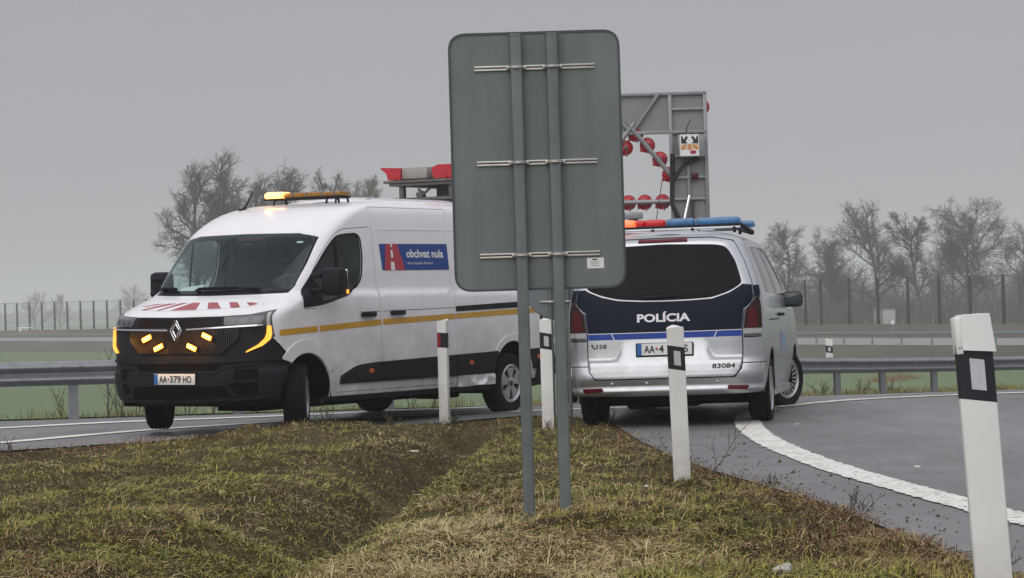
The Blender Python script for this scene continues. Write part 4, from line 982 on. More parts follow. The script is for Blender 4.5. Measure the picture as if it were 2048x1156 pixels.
# signwriting on both sides
def sgn(mir):
    k = 'r' if mir else 's'
    pn = S0.patch("signboard", "logo_blue", sp([(-1.27, 1.932), (-2.575, 1.938), (-2.583, 1.655), (-1.297, 1.650)]), off=.003, step=.08, parent=None, mirror=mir)
    S0.patch("road_symbol", "logo_red", sp([(-1.39, 1.932), (-1.61, 1.932), (-1.725, 1.651), (-1.335, 1.651)]), off=.0045, step=.06, parent=pn, mirror=mir)
    for q in ([(-1.483, 1.932), (-1.508, 1.932), (-1.512, 1.90), (-1.480, 1.90)], [(-1.476, 1.867), (-1.508, 1.867), (-1.516, 1.787), (-1.468, 1.787)], [(-1.462, 1.742), (-1.521, 1.742), (-1.530, 1.652), (-1.452, 1.652)]):
        S0.patch("road_symbol", "white_film", sp(q), off=.006, step=.06, parent=pn, mirror=mir)
    if not mir:
        text_skin("lettering", "obchvat nula", "white_film", S0, 's', -1.765, -2.485, 1.786, 1.876, .006, pn, .030)
        text_skin("lettering", "zero bypass limited", "white_film", S0, 's', -1.775, -2.26, 1.706, 1.745, .006, pn, .0)
    else:
        text_skin("lettering", "obchvat nula", "white_film", S0, 'r', -2.485, -1.765, 1.786, 1.876, .006, pn, .030)
        text_skin("lettering", "zero bypass limited", "white_film", S0, 'r', -2.26, -1.775, 1.706, 1.745, .006, pn, .0)
sgn(False); sgn(True)

# mirrors
for sd in (1, -1):
    ym = 1.19 if sd > 0 else 1.045; m_ = MB(); m_.box((-.10, sd * ym, 1.535), (.17, .235, .285), 0, .05, Matrix.Rotation(sd * .12, 4, 'Z')); m_.box((-.02, sd * 1.045, 1.45), (.09, .14, .055), 0, .02); m_.box((-.02, sd * 1.045, 1.60), (.07, .12, .045), 0, .015)
    mi_ = m_.build("wing_mirror", ["black_plastic"], van)
    m_ = MB(); m_.box((-.190, sd * (ym + .005), 1.54), (.006, .19, .235), 0, .002, Matrix.Rotation(sd * .12, 4, 'Z')); m_.build("mirror_glass", ["chrome"], mi_)
    m_ = MB(); m_.box((-.165, sd * (ym + .125), 1.432), (.034, .014, .042), 0, .006, Matrix.Rotation(sd * .12, 4, 'Z')); m_.build("turn_signal", ["amber_flash"], mi_)
# rear
S1.patch("rear_doors", "white_paint", [('t', -1, .42), ('t', 1, .42), ('t', 1, 1.2), ('t', 1, 2.0), ('t', 1, 2.405), ('t', 0, 2.405), ('t', -1, 2.405), ('t', -1, 2.0), ('t', -1, 1.2)], step=.07)
S1.patch("rear_bumper", "black_plastic", [('t', -1.1, .33), ('t', 1.1, .33), ('t', 1.1, .60), ('t', -1.1, .60)], off=.04, step=.07, flange=.05)
S1.strip("door_seam", "dark_void", [('t', -.01, 1.5), ('t', .01, 1.5)], 1.7, .002)
for mir in (False, True): S1.patch("tail_light", "lamp_red", [('t', .86, .75), ('t', 1.02, .75), ('t', 1.02, 1.25), ('t', .86, 1.25)], off=.01, step=.06, flange=.02, mirror=mir)
# lining, floor and wheels
def keep_van(c):
    x, y, z = c
    if z > 1.30 and x > -1.05: return False
    if math.hypot(x - FA, z - .40) < .46 or math.hypot(x - RA, z - .42) < .46: return False
    return True
inner_shell(VAN, "lining", van, .016, [.30, .4, .5, .6, .7, .8, .9, 1.0, 1.1, 1.19, 1.3, 1.5, 1.7, 1.9, 2.1, 2.3], keep_van)
fl = MB(); fl.box((-1.8, 0, .36), (5.3, 1.5, .10), 0); fl.box((-1.8, 0, .28), (3.6, .5, .12), 0); fl.box((RA, 0, .30), (.12, 1.5, .12), 0, .03); fl.box((-3.0, .5, .30), (.5, .3, .16), 0, .03)
fl.tube([(-4.5, -.35, .27), (-2.5, -.35, .27)], .035, 8); fl.build("chassis", ["underbody"], van)
for xa, za in ((FA, .40), (RA, .42)):
    for sd in (1, -1):
        w = MB(); V = []
        for a in np.linspace(math.radians(-15), math.radians(195), 22):
            for y in (.60, 1.018): V.append((xa + .425 * math.cos(a), sd * y, za + .425 * math.sin(a)))
        w.add(V, [(2 * i, 2 * i + 1, 2 * i + 3, 2 * i + 2) for i in range(21)]); w.box((xa, sd * .60, za + .13), (.80, .01, .42), 0); w.build("wheel_housing", ["dark_void"], van, angle=180)
make_wheel("wheel", van, (FA, .895, .025), .345, .225, .215, 'cap', math.radians(32), 1)
make_wheel("wheel", van, (FA + .02, -.865, .035), .345, .225, .215, 'cap', math.radians(30), -1)
make_wheel("wheel", van, (RA, .90, .012), .345, .225, .215, 'cap', 0, 1)
make_wheel("wheel", van, (RA, -.90, .02), .345, .225, .215, 'cap', 0, -1)

# amber light bar, aerial and folded arrow unit on the roof
lb = MB(); lb.box((-1.29, 0, 2.445), (.20, 1.02, .022), 0, .006)
for yy in (-.36, .34, .46):
    for dx in (-.10, .10): lb.tube([(-1.29 + dx, yy, 2.44), (-1.29 + dx * 1.2, yy, 2.375)], .012, 6)
bar = lb.build("light_bar", ["black_plastic"], van)
lb = MB(); lb.box((-1.29, .13, 2.482), (.19, .76, .052), 0, .02); lb.build("lens", ["amber_lens"], bar)
for yy in (-.12, .06, .26, .42):
    lb = MB(); lb.box((-1.29, yy, 2.482), (.195, .03, .054), 0, .01); lb.build("divider", ["machine_grey"], bar)
lb = MB(); lb.box((-1.29, -.385, 2.485), (.21, .25, .080), 0, .035); lb.build("flasher", ["beacon_core"], bar); lamp_light("beacon_light", (-1.08, -.42, 2.54), 1.2, bar)
ae = MB(); ae.tube([(-.95, -.60, 2.335), (-1.0, -.60, 2.385), (-1.12, -.60, 2.535)], [.024, .013, .007], 6); ae.box((-.94, -.60, 2.335), (.11, .05, .03), 0, .012); ae.build("aerial", ["black_plastic"], van)
au = MB(); au.box((-3.90, .13, 2.485), (1.10, .92, .036), 0, .008)
for x in (-3.42, -4.32):
    for yy in (-.20, .48): au.box((x, yy, 2.57), (.07, .06, .15), 0, .01)
au.box((-3.75, .26, 2.57), (.30, .24, .15), 0, .02); au.box((-3.44, .04, 2.53), (.10, .08, .09), 0, .02, Matrix.Rotation(.5, 4, 'X')); au.tube([(-3.42, .02, 2.60), (-3.42, .09, 2.54), (-3.42, .18, 2.61)], .018, 6)
unit = au.build("arrow_unit", ["machine_grey"], van)
au = MB(); au.box((-3.90, .13, 2.655), (1.10, .95, .03), 0, .008); au.box((-3.90, .12, 2.690), (1.14, 1.06, .03), 0, .006); au.build("folding_board", ["machine_grey"], unit)
au = MB(); au.box((-3.62, -.015, 2.785), (.46, .35, .135), 0, .012); au.build("control_box", ["box_beige"], unit)
for poly, xa, xb in (([(-.46, 2.862), (-.19, 2.848), (-.19, 2.712), (-.36, 2.712), (-.385, 2.79), (-.46, 2.845)], -3.36, -3.70), ([(.24, 2.835), (.33, 2.868), (.64, 2.868), (.64, 2.712), (.27, 2.712), (.25, 2.79)], -3.36, -3.70), ([(-.46, 2.862), (-.19, 2.848), (-.19, 2.712), (-.36, 2.712), (-.385, 2.79)], -4.0, -4.35)):
    au = MB(); au.prism(poly, xa, xb, 0, 0); au.tube([(xa + .01, poly[0][0] + .20, 2.708), (xa + .01, poly[0][0] + .20, 2.735)], .02, 8); au.build("warning_lamp", ["housing_red"], unit, angle=20)
# ------------------------------------------------------------------ the silver police van
POL_M = Matrix(((0.18142469, -0.983403, -0.00190281, 1.62962335), (0.98334144, 0.18139068, 0.01170582, 25.04922073),
                (-0.01116639, -0.00399484, 0.99992967, -0.02922054), (0, 0, 0, 1)))
pol = empty("police_van", POL_M)
tag(pol, "silver police van seen from behind with navy tailgate lettering and red and blue light bar", "van")
P1, P0 = Skin(VITO, 1, pol), Skin(VITO, 0, pol)
tp = lambda pts: [('t', *p) for p in pts]
FX = 3.2
ss = lambda v: 1 / (1 + np.exp(-v))
def sculpt(t, z):
    """tailgate pressing: a ledge low down that rises in the middle round the number plate"""
    c = ss((.345 - np.abs(t)) / .016)
    top = .69 + .19 * c
    k = np.clip((top - z) / (top - .625), 0, 1); k = k * k * (3 - 2 * k)
    return .040 * k * np.clip((.625 - np.abs(t)) / .03, 0, 1) - .018 * np.clip((.62 - z) / .10, 0, 1) * np.clip((.625 - np.abs(t)) / .03, 0, 1)
gate = [(-.552, .487), (0, .487), (.552, .487), (.600, .56), (.61, .62), (.61, .93), (.632, 1.14), (.70, 1.205), (.735, 1.25), (.748, 1.36), (.74, 1.60), (.70, 1.80), (.5, 1.838), (0, 1.845), (-.5, 1.838), (-.70, 1.80), (-.74, 1.60), (-.748, 1.36), (-.735, 1.25), (-.70, 1.205), (-.632, 1.14), (-.61, .93), (-.61, .62), (-.600, .56)]
gate = rounded([(a * 1.004, b) for a, b in gate], .03, 3)
sidex = lambda z: float(VITO.xf(z) - VITO.bf(z))
seam_half = [(0, 1.853), (.5, 1.846), (.708, 1.806), (.748, 1.60), (.756, 1.36), (.743, 1.25), (.707, 1.20), (.640, 1.137), (.618, .93), (.618, .62)]
winp = rounded([(-.50, 1.29), (-.30, 1.72), (-.15, 1.745), (1.2, 1.77), (1.62, 1.70), (2.20, 1.33), (2.15, 1.275)], [.04, .1, .05, .05, .1, .05, .03])
for mir in (False, True):
    k = 's'
    out = tp([(0, 1.855), (.5, 1.847), (.708, 1.807), (.748, 1.60), (.756, 1.36), (.743, 1.25), (.707, 1.20), (.640, 1.137), (.618, .93), (.618, .62)]) + [('t', .86, .62), ('s', -.52, .62)] + \
          [('s', -.42, .40)] + arc(0, .355, .40, 172, 8, 18) + [('s', .42, .33), ('s', FX - .42, .33)] + arc(FX, .355, .40, 178, 20, 18) + \
          [('s', sidex(.55), .55), ('s', sidex(.8), .8), ('s', sidex(1.0), 1.0), ('s', sidex(1.1), 1.1), ('s', sidex(1.2), 1.2), ('s', sidex(1.4), 1.4), ('s', sidex(1.7), 1.7), ('s', sidex(1.85), 1.85), ('s', .8, 1.885), ('s', 0.2, 1.885), ('t', .7, 1.885), ('t', 0, 1.885)]
    body = P1.patch("body", "silver_paint", out, [[('s', *p) for p in winp]], step=.055, flange=.012, mirror=mir)
    P1.patch("side_window", "window_dark", [('s', *p) for p in inset(winp, -.003)], off=-.006, step=.08, mirror=mir)
    for a in ([(-.02, 1.285), (.03, 1.285), (.07, 1.755), (.03, 1.755)], [(1.02, 1.275), (1.08, 1.275), (1.02, 1.77), (.96, 1.77)]):
        P1.patch("window_pillar", "ink_black", [('s', *p) for p in a], off=.002, step=.1, mirror=mir)
    P1.strip("side_seam", "dark_void", [('s', 1.10, .8), ('s', 1.106, .8)], .90, .002, body, mir)
    P1.strip("side_seam", "dark_void", [('s', 2.22, .8), ('s', 2.226, .8)], .80, .002, body, mir)
    P1.strip("side_seam", "dark_void", [('s', -.3, 1.02), ('s', 1.0, 1.03)], .012, .002, body, mir)
    P1.strip("swage_line", "silver_paint", [('s', -.55, 1.17), ('s', 1.0, 1.165), ('s', 2.9, 1.12)], .016, .008, body, mir, flange=.012)
    P1.patch("blue_panel", "blue_wash", [('s', 1.2, .70), ('s', 1.9, .70), ('s', 1.8, .90), ('s', 1.1, .90)], off=.003, step=.1, parent=body, mirror=mir)
    hb = MB(); sd = -1 if mir else 1
    for x0 in (.98, 1.30): hb.box((x0, sd * .975, 1.075), (.22, .03, .035), 0, .012)
    hb.build("door_handle", ["black_plastic"], pol)
    P1.patch("sill", "silver_paint", [('s', .40, .25), ('s', .40, .335), ('s', FX - .42, .335), ('s', FX - .42, .25)], off=.008, step=.1, flange=.03, mirror=mir)
    # tail light: smoked red column with a clear foot
    tl = P1.patch("tail_light", "lamp_smoked", tp([(.622, .945), (.642, 1.125), (.70, 1.190), (.76, 1.245), (.80, 1.21), (.81, .945)]), off=.012, step=.04, flange=.02, mirror=mir)
    P1.patch("red_lens", "lamp_red", tp([(.652, .95), (.660, 1.108), (.735, 1.160), (.752, .95)]), off=.016, step=.04, parent=tl, mirror=mir)
    P1.patch("clear_lens", "lamp_clear", tp([(.622, .892), (.622, .938), (.80, .938), (.80, .895)]), off=.012, step=.04, flange=.02, parent=tl, mirror=mir)
    P1.patch("lower_lens", "headlamp_chrome", tp([(.622, .868), (.622, .888), (.80, .890), (.80, .872)]), off=.012, step=.04, flange=.02, parent=tl, mirror=mir)
    P1.strip("light_seam", "dark_void", [('t', .622, .860), ('t', .80, .864)], .010, .003, tl, mir)
    P1.patch("reflector", "brake_red", tp(rounded([(.66, .372), (.505, .380), (.505, .413), (.68, .408)], .008)), off=.036, step=.04, flange=.02, mirror=mir)
    m_ = MB(); m_.box((2.05, sd * 1.025, 1.235), (.13, .235, .165), 0, .05, Matrix.Rotation(-sd * .10, 4, 'Z')); m_.box((2.08, sd * .97, 1.185), (.08, .12, .05), 0, .015)
    mi_ = m_.build("wing_mirror", ["black_plastic"], pol)
    m_ = MB(); m_.box((1.983, sd * 1.033, 1.24), (.006, .195, .125), 0, .002, Matrix.Rotation(-sd * .10, 4, 'Z')); m_.build("mirror_glass", ["mirror_dark"], mi_)
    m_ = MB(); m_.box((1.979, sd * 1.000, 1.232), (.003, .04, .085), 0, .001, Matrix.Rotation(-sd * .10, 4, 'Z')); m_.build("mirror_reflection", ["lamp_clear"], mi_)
tg = P1.patch("tailgate", "silver_paint", tp(inset(gate, .004)), step=.018, flange=.014, disp=sculpt)
S = Skin(VITO, 1, pol)
# bumper with its bright step and sensors
bp_ = P1.patch("rear_bumper", "silver_paint", tp([(-1.0, .40), (-.86, .612), (-.618, .612), (-.612, .56), (-.560, .478), (0, .478), (.560, .478), (.612, .56), (.618, .612), (.86, .612), (1.0, .40)]) [::-1] + [('r', -.42, .40)][:0] +
               tp([(-.86, .345), (-.4, .335), (0, .333), (.4, .335), (.86, .345)]), step=.04, flange=.03,
               disp=lambda t, z: .012 * np.clip((.47 - z) / .02, 0, 1) + .012 * np.clip((.400 - z) / .012, 0, 1) - .004)
for mir in (False, True):
    P1.patch("bumper_corner", "silver_paint", [('t', .863, .345), ('t', .863, .612), ('s', -.525, .612), ('s', -.405, .39), ('s', -.41, .32)], off=-.001, step=.05, flange=.02, mirror=mir)
for t in (-.42, -.14, .14, .42):
    mb = MB(); c = P1.points([('t', t, .445)], .010)[0]; mb.box(c, (.012, .028, .022), 0, .005); mb.build("parking_sensor", ["rim_silver"], bp_)
# navy and blue film on the tailgate
def film(name, m, pts, off): return P1.patch(name, m, tp(pts), off=off, step=.03, parent=tg, disp=sculpt)
glo = [(.648, 1.36), (.60, 1.335), (.49, 1.287), (.36, 1.252), (.18, 1.236), (0, 1.232), (-.18, 1.234), (-.38, 1.245), (-.52, 1.297), (-.60, 1.345), (-.64, 1.372)]
film("navy_panel", "navy_film", [(.606, .930), (.627, 1.135), (.694, 1.20), (.728, 1.25), (.742, 1.355)] + glo + [(-.742, 1.362), (-.728, 1.25), (-.694, 1.20), (-.627, 1.135), (-.606, .935)], .003)
film("blue_stripe", "police_blue", [(.606, .925), (.606, .868), (.3, .868), (0, .868), (-.606, .872), (-.606, .929), (0, .925)], .003)
film("white_line", "white_film", [(.606, .926), (.606, .932), (0, .932), (-.606, .936), (-.606, .930), (0, .926)], .0045)
for s_ in (1, -1): film("white_line", "white_film", [(.415 * s_, .925), (.408 * s_, .925), (.385 * s_, .868), (.392 * s_, .868)], .0045)
film("white_line", "white_film", [(a, b + .006) for a, b in glo] + [(a, b - .008) for a, b in glo[::-1]], .0045)
rw = P1.patch("rear_window", "window_dark", tp(rounded([(.0, 1.782), (-.50, 1.765), (-.60, 1.74), (-.645, 1.60), (-.648, 1.385), (-.60, 1.347), (-.52, 1.300), (-.38, 1.249), (-.18, 1.237), (0, 1.235), (.18, 1.239), (.36, 1.256), (.49, 1.292), (.60, 1.338), (.655, 1.375), (.648, 1.60), (.60, 1.745), (.50, 1.768)], .05, 3)), off=.005, step=.06, flange=.006, parent=tg)
wp = MB(); wp.tube([P1.points([('t', .16, 1.262)], .02)[0], P1.points([('t', .02, 1.268)], .03)[0], P1.points([('t', -.10, 1.272)], .02)[0]], [.014, .012, .009], 6); wp.build("rear_wiper", ["black_plastic"], tg)
for s_ in (1, -1): P1.patch("navy_side", "navy_film", tp([(s_ * .752, 1.355), (s_ * .745, 1.25), (s_ * .72, 1.215), (s_ * .765, 1.255), (s_ * .80, 1.22), (s_ * .845, 1.30), (s_ * .85, 1.362)]), off=.003, step=.04)
P1.patch("brake_light", "brake_red", tp(rounded([(.265, 1.803), (.265, 1.825), (-.235, 1.827), (-.235, 1.805)], .01)), off=.012, step=.05, flange=.012, parent=tg)
for ltr, m, a0, a1, z0, z1, bo in (("POLÍCIA", "white_film", .207, -.207, 1.028, 1.128, .035), ("158", "ink_black", .535, .452, .785, .826, .02), ("83084", "ink_black", -.375, -.555, .558, .601, .03)):
    V, F = text_geo(ltr, bo); t = a0 + (a1 - a0) * V[:, 0]; z = z0 + (z1 - z0) * V[:, 1]
    Pp, n = P1.lift(t, z, .005, sculpt); mesh_obj("lettering", Pp, F, m, tg, smooth=False)
ph = [(.580, .826), (.570, .830), (.562, .818), (.566, .812), (.556, .796), (.550, .798), (.540, .790), (.546, .783), (.556, .782), (.572, .800), (.580, .815)]
film("phone_symbol", "ink_black", ph, .005)
mb = MB(); c = P1.points([('t', -.008, .765)], 0)[0]; xp = float(P1.lift(np.array([0.]), np.array([.765]), .0, sculpt)[0][0][0]) - .018
mb.box((xp, -.008, .762), (.022, .560, .136), 0, .006); pp = mb.build("number_plate", ["ink_black"], tg)
mb = MB(); mb.box((xp - .012, -.008, .768), (.004, .530, .112), 0, .001); mb.build("plate_face", ["plate_white"], pp, smooth=False)
mb = MB(); mb.box((xp - .0145, .235, .768), (.003, .044, .112), 0); mb.build("country_band", ["plate_blue"], pp, smooth=False)
for tx, y0, w in (("AA", .190, .105), ("4", .046, .048), ("S", -.190, .046)):
    text_flat("lettering", tx, "ink_black", (xp - .0165, y0, .733), (0, -1, 0), (0, 0, 1), w, .072, pp, .018)
mb = MB(); mb.prism(ell(.067, .772, .012, .014), xp - .0165, xp - .0145, 0, 0); mb.build("crest", ["coat_red"], pp, smooth=False)
# front end and roof (out of sight from here)
frt = [(-1, .35), (0, .35), (1, .35), (1, .8), (1, 1.02), (.96, 1.15), (.96, 1.30), (.96, 1.86), (0, 1.87), (-.96, 1.86), (-.96, 1.30), (-.96, 1.15), (-1, 1.02), (-1, .8)]
P0.patch("front_end", "silver_paint", tp([(-1, .35), (0, .35), (1, .35), (1, .8), (1, 1.02), (1, 1.24), (0, 1.26), (-1, 1.24), (-1, 1.02), (-1, .8)]), step=.06)
P0.patch("windscreen", "window_dark", tp([(-1, 1.242), (0, 1.262), (1, 1.242), (1, 1.5), (1, 1.78), (0, 1.80), (-1, 1.78), (-1, 1.5)]), step=.06)
P0.patch("roof_header", "silver_paint", tp([(-1, 1.782), (0, 1.802), (1, 1.782), (1, 1.885), (0, 1.885), (-1, 1.885)]), step=.06)
rt = MB(); xs = np.concatenate([np.linspace(float(VITO.xr(1.885)) + .001, 0.0, 16), np.linspace(.05, .6, 6), np.linspace(.62, float(VITO.xf(1.885)) - .001, 12)]); VV = []
for x in xs:
    w = float(VITO.y_side(x, 1.885))
    for q in np.linspace(-1, 1, 21): VV.append((x, w * q, 1.885 + .045 * (1 - q * q) * min(1, w / .55) ** 1.5))
rt.add(VV, [(i * 21 + j, i * 21 + j + 1, (i + 1) * 21 + j + 1, (i + 1) * 21 + j) for i in range(len(xs) - 1) for j in range(20)])
rt.build("roof", ["silver_paint"], pol, angle=180)
inner_shell(VITO, "lining", pol, .018, [.40, .5, .6, .7, .8, .9, 1.0, 1.1, 1.2, 1.27, 1.4, 1.5, 1.6, 1.7, 1.8, 1.87], lambda c: not (math.hypot(c[0], c[2] - .355) < .44 or math.hypot(c[0] - FX, c[2] - .355) < .44))
ub = MB(); ub.box((1.55, 0, .33), (4.6, 1.40, .16), 0); ub.box((-.62, 0, .33), (.5, 1.3, .14), 0, .03); ub.box((.05, 0, .25), (.14, 1.45, .10), 0, .03); ub.box((1.2, .1, .22), (1.8, .5, .10), 0); ub.build("underbody", ["underbody"], pol)
for xa in (0, FX):
    for sd in (1, -1):
        w = MB(); V = []
        for a in np.linspace(math.radians(-5), math.radians(185), 20):
            for y in (.55, .945): V.append((xa + .405 * math.cos(a), sd * y, .355 + .405 * math.sin(a)))
        w.add(V, [(2 * i, 2 * i + 1, 2 * i + 3, 2 * i + 2) for i in range(19)]); w.box((xa, sd * .55, .54), (.78, .01, .40), 0); w.build("wheel_housing", ["dark_void"], pol, angle=180)
make_wheel("wheel", pol, (0, .835, .0), .335, .215, .225, 'spokes', 0, 1)
make_wheel("wheel", pol, (0, -.835, .0), .335, .215, .225, 'spokes', 0, -1)
make_wheel("wheel", pol, (FX, .785, .035), .335, .215, .225, 'spokes', math.radians(-29), 1)
make_wheel("wheel", pol, (FX, -.785, .03), .335, .215, .225, 'spokes', math.radians(-29), -1)
# roof rack bars and light bar
rk = MB()
for x in (.02, .62): rk.tube([(x, -.68, 1.955), (x, .68, 1.955)], .014, 8)
for x in (.02, .62):
    for y in (-.62, -.2, .2, .62): rk.box((x, y, 1.932), (.04, .03, .06), 1, .006)
for y in (-.70, .70): rk.tube([(-.25, y, 1.915), (.95, y, 1.925)], .018, 8, 1)
rk.build("roof_rack", ["rim_silver", "black_plastic"], pol)
lb = MB(); lb.box((.32, 0, 1.985), (.30, 1.34, .03), 0, .01); bar = lb.build("light_bar", ["black_plastic"], pol)
for nm, m, y0, y1 in (("red_lens", "bar_red", .10, .30), ("red_lens", "bar_red", .305, .40), ("flasher", "bar_red_lit", .405, .55), ("red_lens", "bar_red", .555, .68), ("blue_lens", "bar_blue", -.20, .085), ("blue_lens", "bar_blue", -.215, -.66)):
    a, b = min(y0, y1), max(y0, y1); lb = MB(); lb.box((.32, (a + b) / 2, 2.032), (.26, b - a, .078), 0, .028); lb.build(nm, [m], bar)
lb = MB(); lb.box((.66, -.56, 2.005), (.22, .42, .07), 0, .03); lb.build("blue_lens", ["bar_blue"], bar)
lb = MB(); lb.tube([(.30, -.66, 1.99), (.25, -.78, 1.905)], .022, 8); lb.box((.25, -.77, 1.905), (.05, .05, .05), 0, .012); lb.build("bar_clamp", ["black_plastic"], bar)
# ------------------------------------------------------------------ sign seen from behind
def zt(x, y): return float(zverge(np.array([x]), np.array([y]))[0])
def at(px, py, Y):
    """not used for placement at render time: kept out"""
sg = empty("road_sign", Matrix.Translation((.168, 14.5, -.022)) @ Matrix.Rotation(math.radians(0.0), 4, 'Z'))
tag(sg, "big grey back of a rectangular road sign on two posts", "road sign")
W_, Z0, Z1 = 1.0, 1.330, 2.835
rr_ = rounded([(-.5, Z0), (.5, Z0), (.5, Z1), (-.5, Z1)], .105, 8)
b = MB(); b.prism(rr_, .050, .062, 0, 1); b.prism(inset(rr_, .004), .040, .0495, 0, 1); pan = b.build("panel", ["sign_grey"], sg, angle=30)
ed = MB(); ro, ri = rr_, inset(rr_, .013); n = len(ro)
V = [(p[0], y, p[1]) for y in (.034, .066) for p in ro] + [(p[0], y, p[1]) for y in (.034, .066) for p in ri]
F = []
for i in range(n):
    j = (i + 1) % n; F += [(i, j, n + j, n + i), (2 * n + i, 3 * n + i, 3 * n + j, 2 * n + j), (i, 2 * n + i, 2 * n + j, j), (n + i, n + j, 3 * n + j, 3 * n + i)]
ed.add(V, F); ed.build("rim", ["sign_edge"], pan, angle=30)
for x in (-.105, .105):
    b = MB(); zb = zt(.168 + x, 14.5) - .12; sec_ = rounded([(x - .034, -.024), (x + .034, -.024), (x + .034, .028), (x - .034, .028)], .013, 4)
    b.prism(sec_, zb, Z1 - .03, 0, 2); b.prism(rounded([(x - .036, -.026), (x + .036, -.026), (x + .036, .030), (x - .036, .030)], .013, 4), Z1 - .0295, Z1 - .016, 0, 2)
    b.build("post", ["post_grey"], sg)
for z in (2.625, 2.072, 1.535):
    b = MB()
    for dz in (-.009, .009): b.box((0.0 , .033, z + dz), (.70, .012, .011), 0, .002)
    b.box((0, .0375, z), (.70, .006, .02), 1)
    for x in (-.105, .105):
        b.tube([(x + .036 * math.cos(a), .036 * math.sin(a) - .0, z) for a in np.linspace(math.pi, 2 * math.pi, 11)], .010, 6)
        for s_ in (-.048, .048): b.box((x + s_, .018, z), (.02, .03, .026), 0, .005); 
        for s_ in (-.05, .05): b.tube([(x + s_, .024, z), (x + s_, -.014, z)], .006, 6)
    b.build("bracket", ["bracket_metal", "machine_grey"], sg)
b = MB(); b.box((.322, .0395, 1.478), (.098, .001, .062), 0); lab_ = b.build("sticker", ["plate_white"], pan, smooth=False)
b = MB(); b.box((.318, .0388, 1.498), (.03, .0006, .008), 0)
for q in range(3): b.box((.318, .0388, 1.484 - q * .011), (.055 - .008 * q, .0006, .003), 1)
b.build("print", ["ink_black", "machine_grey"], lab_, smooth=False)

# small round sign further back, also from behind
rs = empty("road_sign", Matrix.Translation((.50, 26.9, 0)))
tag(rs, "small round road sign back on thin posts beyond the big rectangular sign", "road sign")
b = MB(); b.lathe([(0, .045), (.385, .045), (.392, .052), (.392, .075), (.385, .08), (0, .08)], 48, 0, Matrix.Translation((0, 0, 1.43))); b.build("panel", ["galvanised_dull"], rs, angle=30)
for x in (-.09, .095):
    b = MB(); b.lathe([(.022, -.1), (.022, 1.74), (0, 1.745)], 14, 0, Matrix(((1, 0, 0, x), (0, 0, 1, 0), (0, 1, 0, 0), (0, 0, 0, 1)))); b.build("post", ["post_grey"], rs)
for z in (1.235, 1.62):
    b = MB(); b.box((0, .034, z), (.40, .014, .024), 0, .003); b.box((0, .030, z), (.40, .010, .006), 1)
    for x in (-.09, .095): b.box((x, -.004, z), (.062, .058, .022), 0, .006)
    b.build("bracket", ["bracket_metal", "machine_grey"], rs)

# ------------------------------------------------------------------ delineator posts
PSEC = rounded([(-.060, -.030), (.060, -.030), (.052, .020), (.020, .070), (-.020, .070), (-.052, .020)], [.012, .012, .02, .02, .02, .02], 3)
def delineator(loc, rz, lean, label, style='white', h=1.05, cap=False, group="roadside delineator posts"):
    root = empty("delineator_post", Matrix.Translation(loc) @ Matrix.Rotation(lean[0], 4, 'Y') @ Matrix.Rotation(lean[1], 4, 'X') @ Matrix.Rotation(rz, 4, 'Z'))
    tag(root, label, "delineator", group)
    sec = np.array(PSEC); n = len(sec)
    def tubeband(name, zf0, zf1, m, grow, parent, capend=False, tilt=0):
        V = [(x * (1 + grow), y * (1 + grow), zf0(x)) for x, y in sec] + [(x * (1 + grow), y * (1 + grow), zf1(x)) for x, y in sec]
        F = [(i, (i + 1) % n, n + (i + 1) % n, n + i) for i in range(n)]
        if capend: F.append(tuple(range(n, 2 * n)))
        F.append(tuple(range(n - 1, -1, -1)))
        b = MB(); b.add(V, F); return b.build(name, [m], parent, angle=28)
    st = -.19 if style == 'white' else -.06      # the band slopes down towards the right
    bt, bb, rz_ = (.094, .258, .178) if cap else (.136, .292, .215)
    body = tubeband("body", lambda x: -.25, lambda x: h - bb + st * x, "post_white", 0, root)
    bd = tubeband("band", lambda x: h - bb - .001 + st * x, lambda x: h - bt + st * x, "band_black", .012, root)
    hd = tubeband("head", lambda x: h - bt - .001 + st * x, lambda x: h - (.012 if x > 0 else .018) + .02 * (1 - (x / .06) ** 2), "post_white", 0, root, True)
    if cap:
        V = []; gr_ = [(.0, 1.10), (1.0, 1.16)]
        c = MB(); sec2 = [(x, y) for x, y in rounded([(-.042, -.038), (.060, -.038), (.054, .030), (-.042, .030)], .010, 3)]; m = len(sec2)
        V = [(x * 1.10 + .002, y * 1.1, h - .105 + st * x * .7) for x, y in sec2] + [(x * .96, y, h + .010 - .06 * abs(x - .01)) for x, y in sec2]
        c.add(V, [(i, (i + 1) % m, m + (i + 1) % m, m + i) for i in range(m)] + [tuple(range(m, 2 * m))])
        c.box((-.048, -.016, h - .055), (.021, .050, .115), 0, .005); hd2 = c.build("cap", ["post_white"], root, angle=28)
        c = MB()
        for q in (-.052, -.044): c.tube([(q, -.040, h - .092), (q, -.0425, h - .092)], .0022, 6)
        c.build("rivet", ["grey_plastic"], hd2)
    b = MB()
    if style == 'white':
        b.add([(x, y_, h - rz_ + st * x + dz) for y_ in (-.0335, -.0305) for x, dz in ((-.020, -.048), (.026, -.048), (.026, .048), (-.020, .048))], [(0, 1, 2, 3), (4, 7, 6, 5), (0, 4, 5, 1), (1, 5, 6, 2), (2, 6, 7, 3), (3, 7, 4, 0)])
        b.build("reflector", ["reflector_white"], bd, smooth=False)
    else:
        for zc in (-.250, -.180): 
            b = MB(); b.box((-.030, -.033, h + zc), (.042, .006, .062), 0, .002); b.build("reflector", ["reflector_red"], bd)
    return root
delineator((1.10, 16.77, -.0), math.radians(10), (math.radians(-1.1), 0), "white delineator post before the police number plate, with twigs at its right")
delineator((.31, 24.3, .02), math.radians(8), (0, 0), "white delineator post standing right behind the two big sign posts")
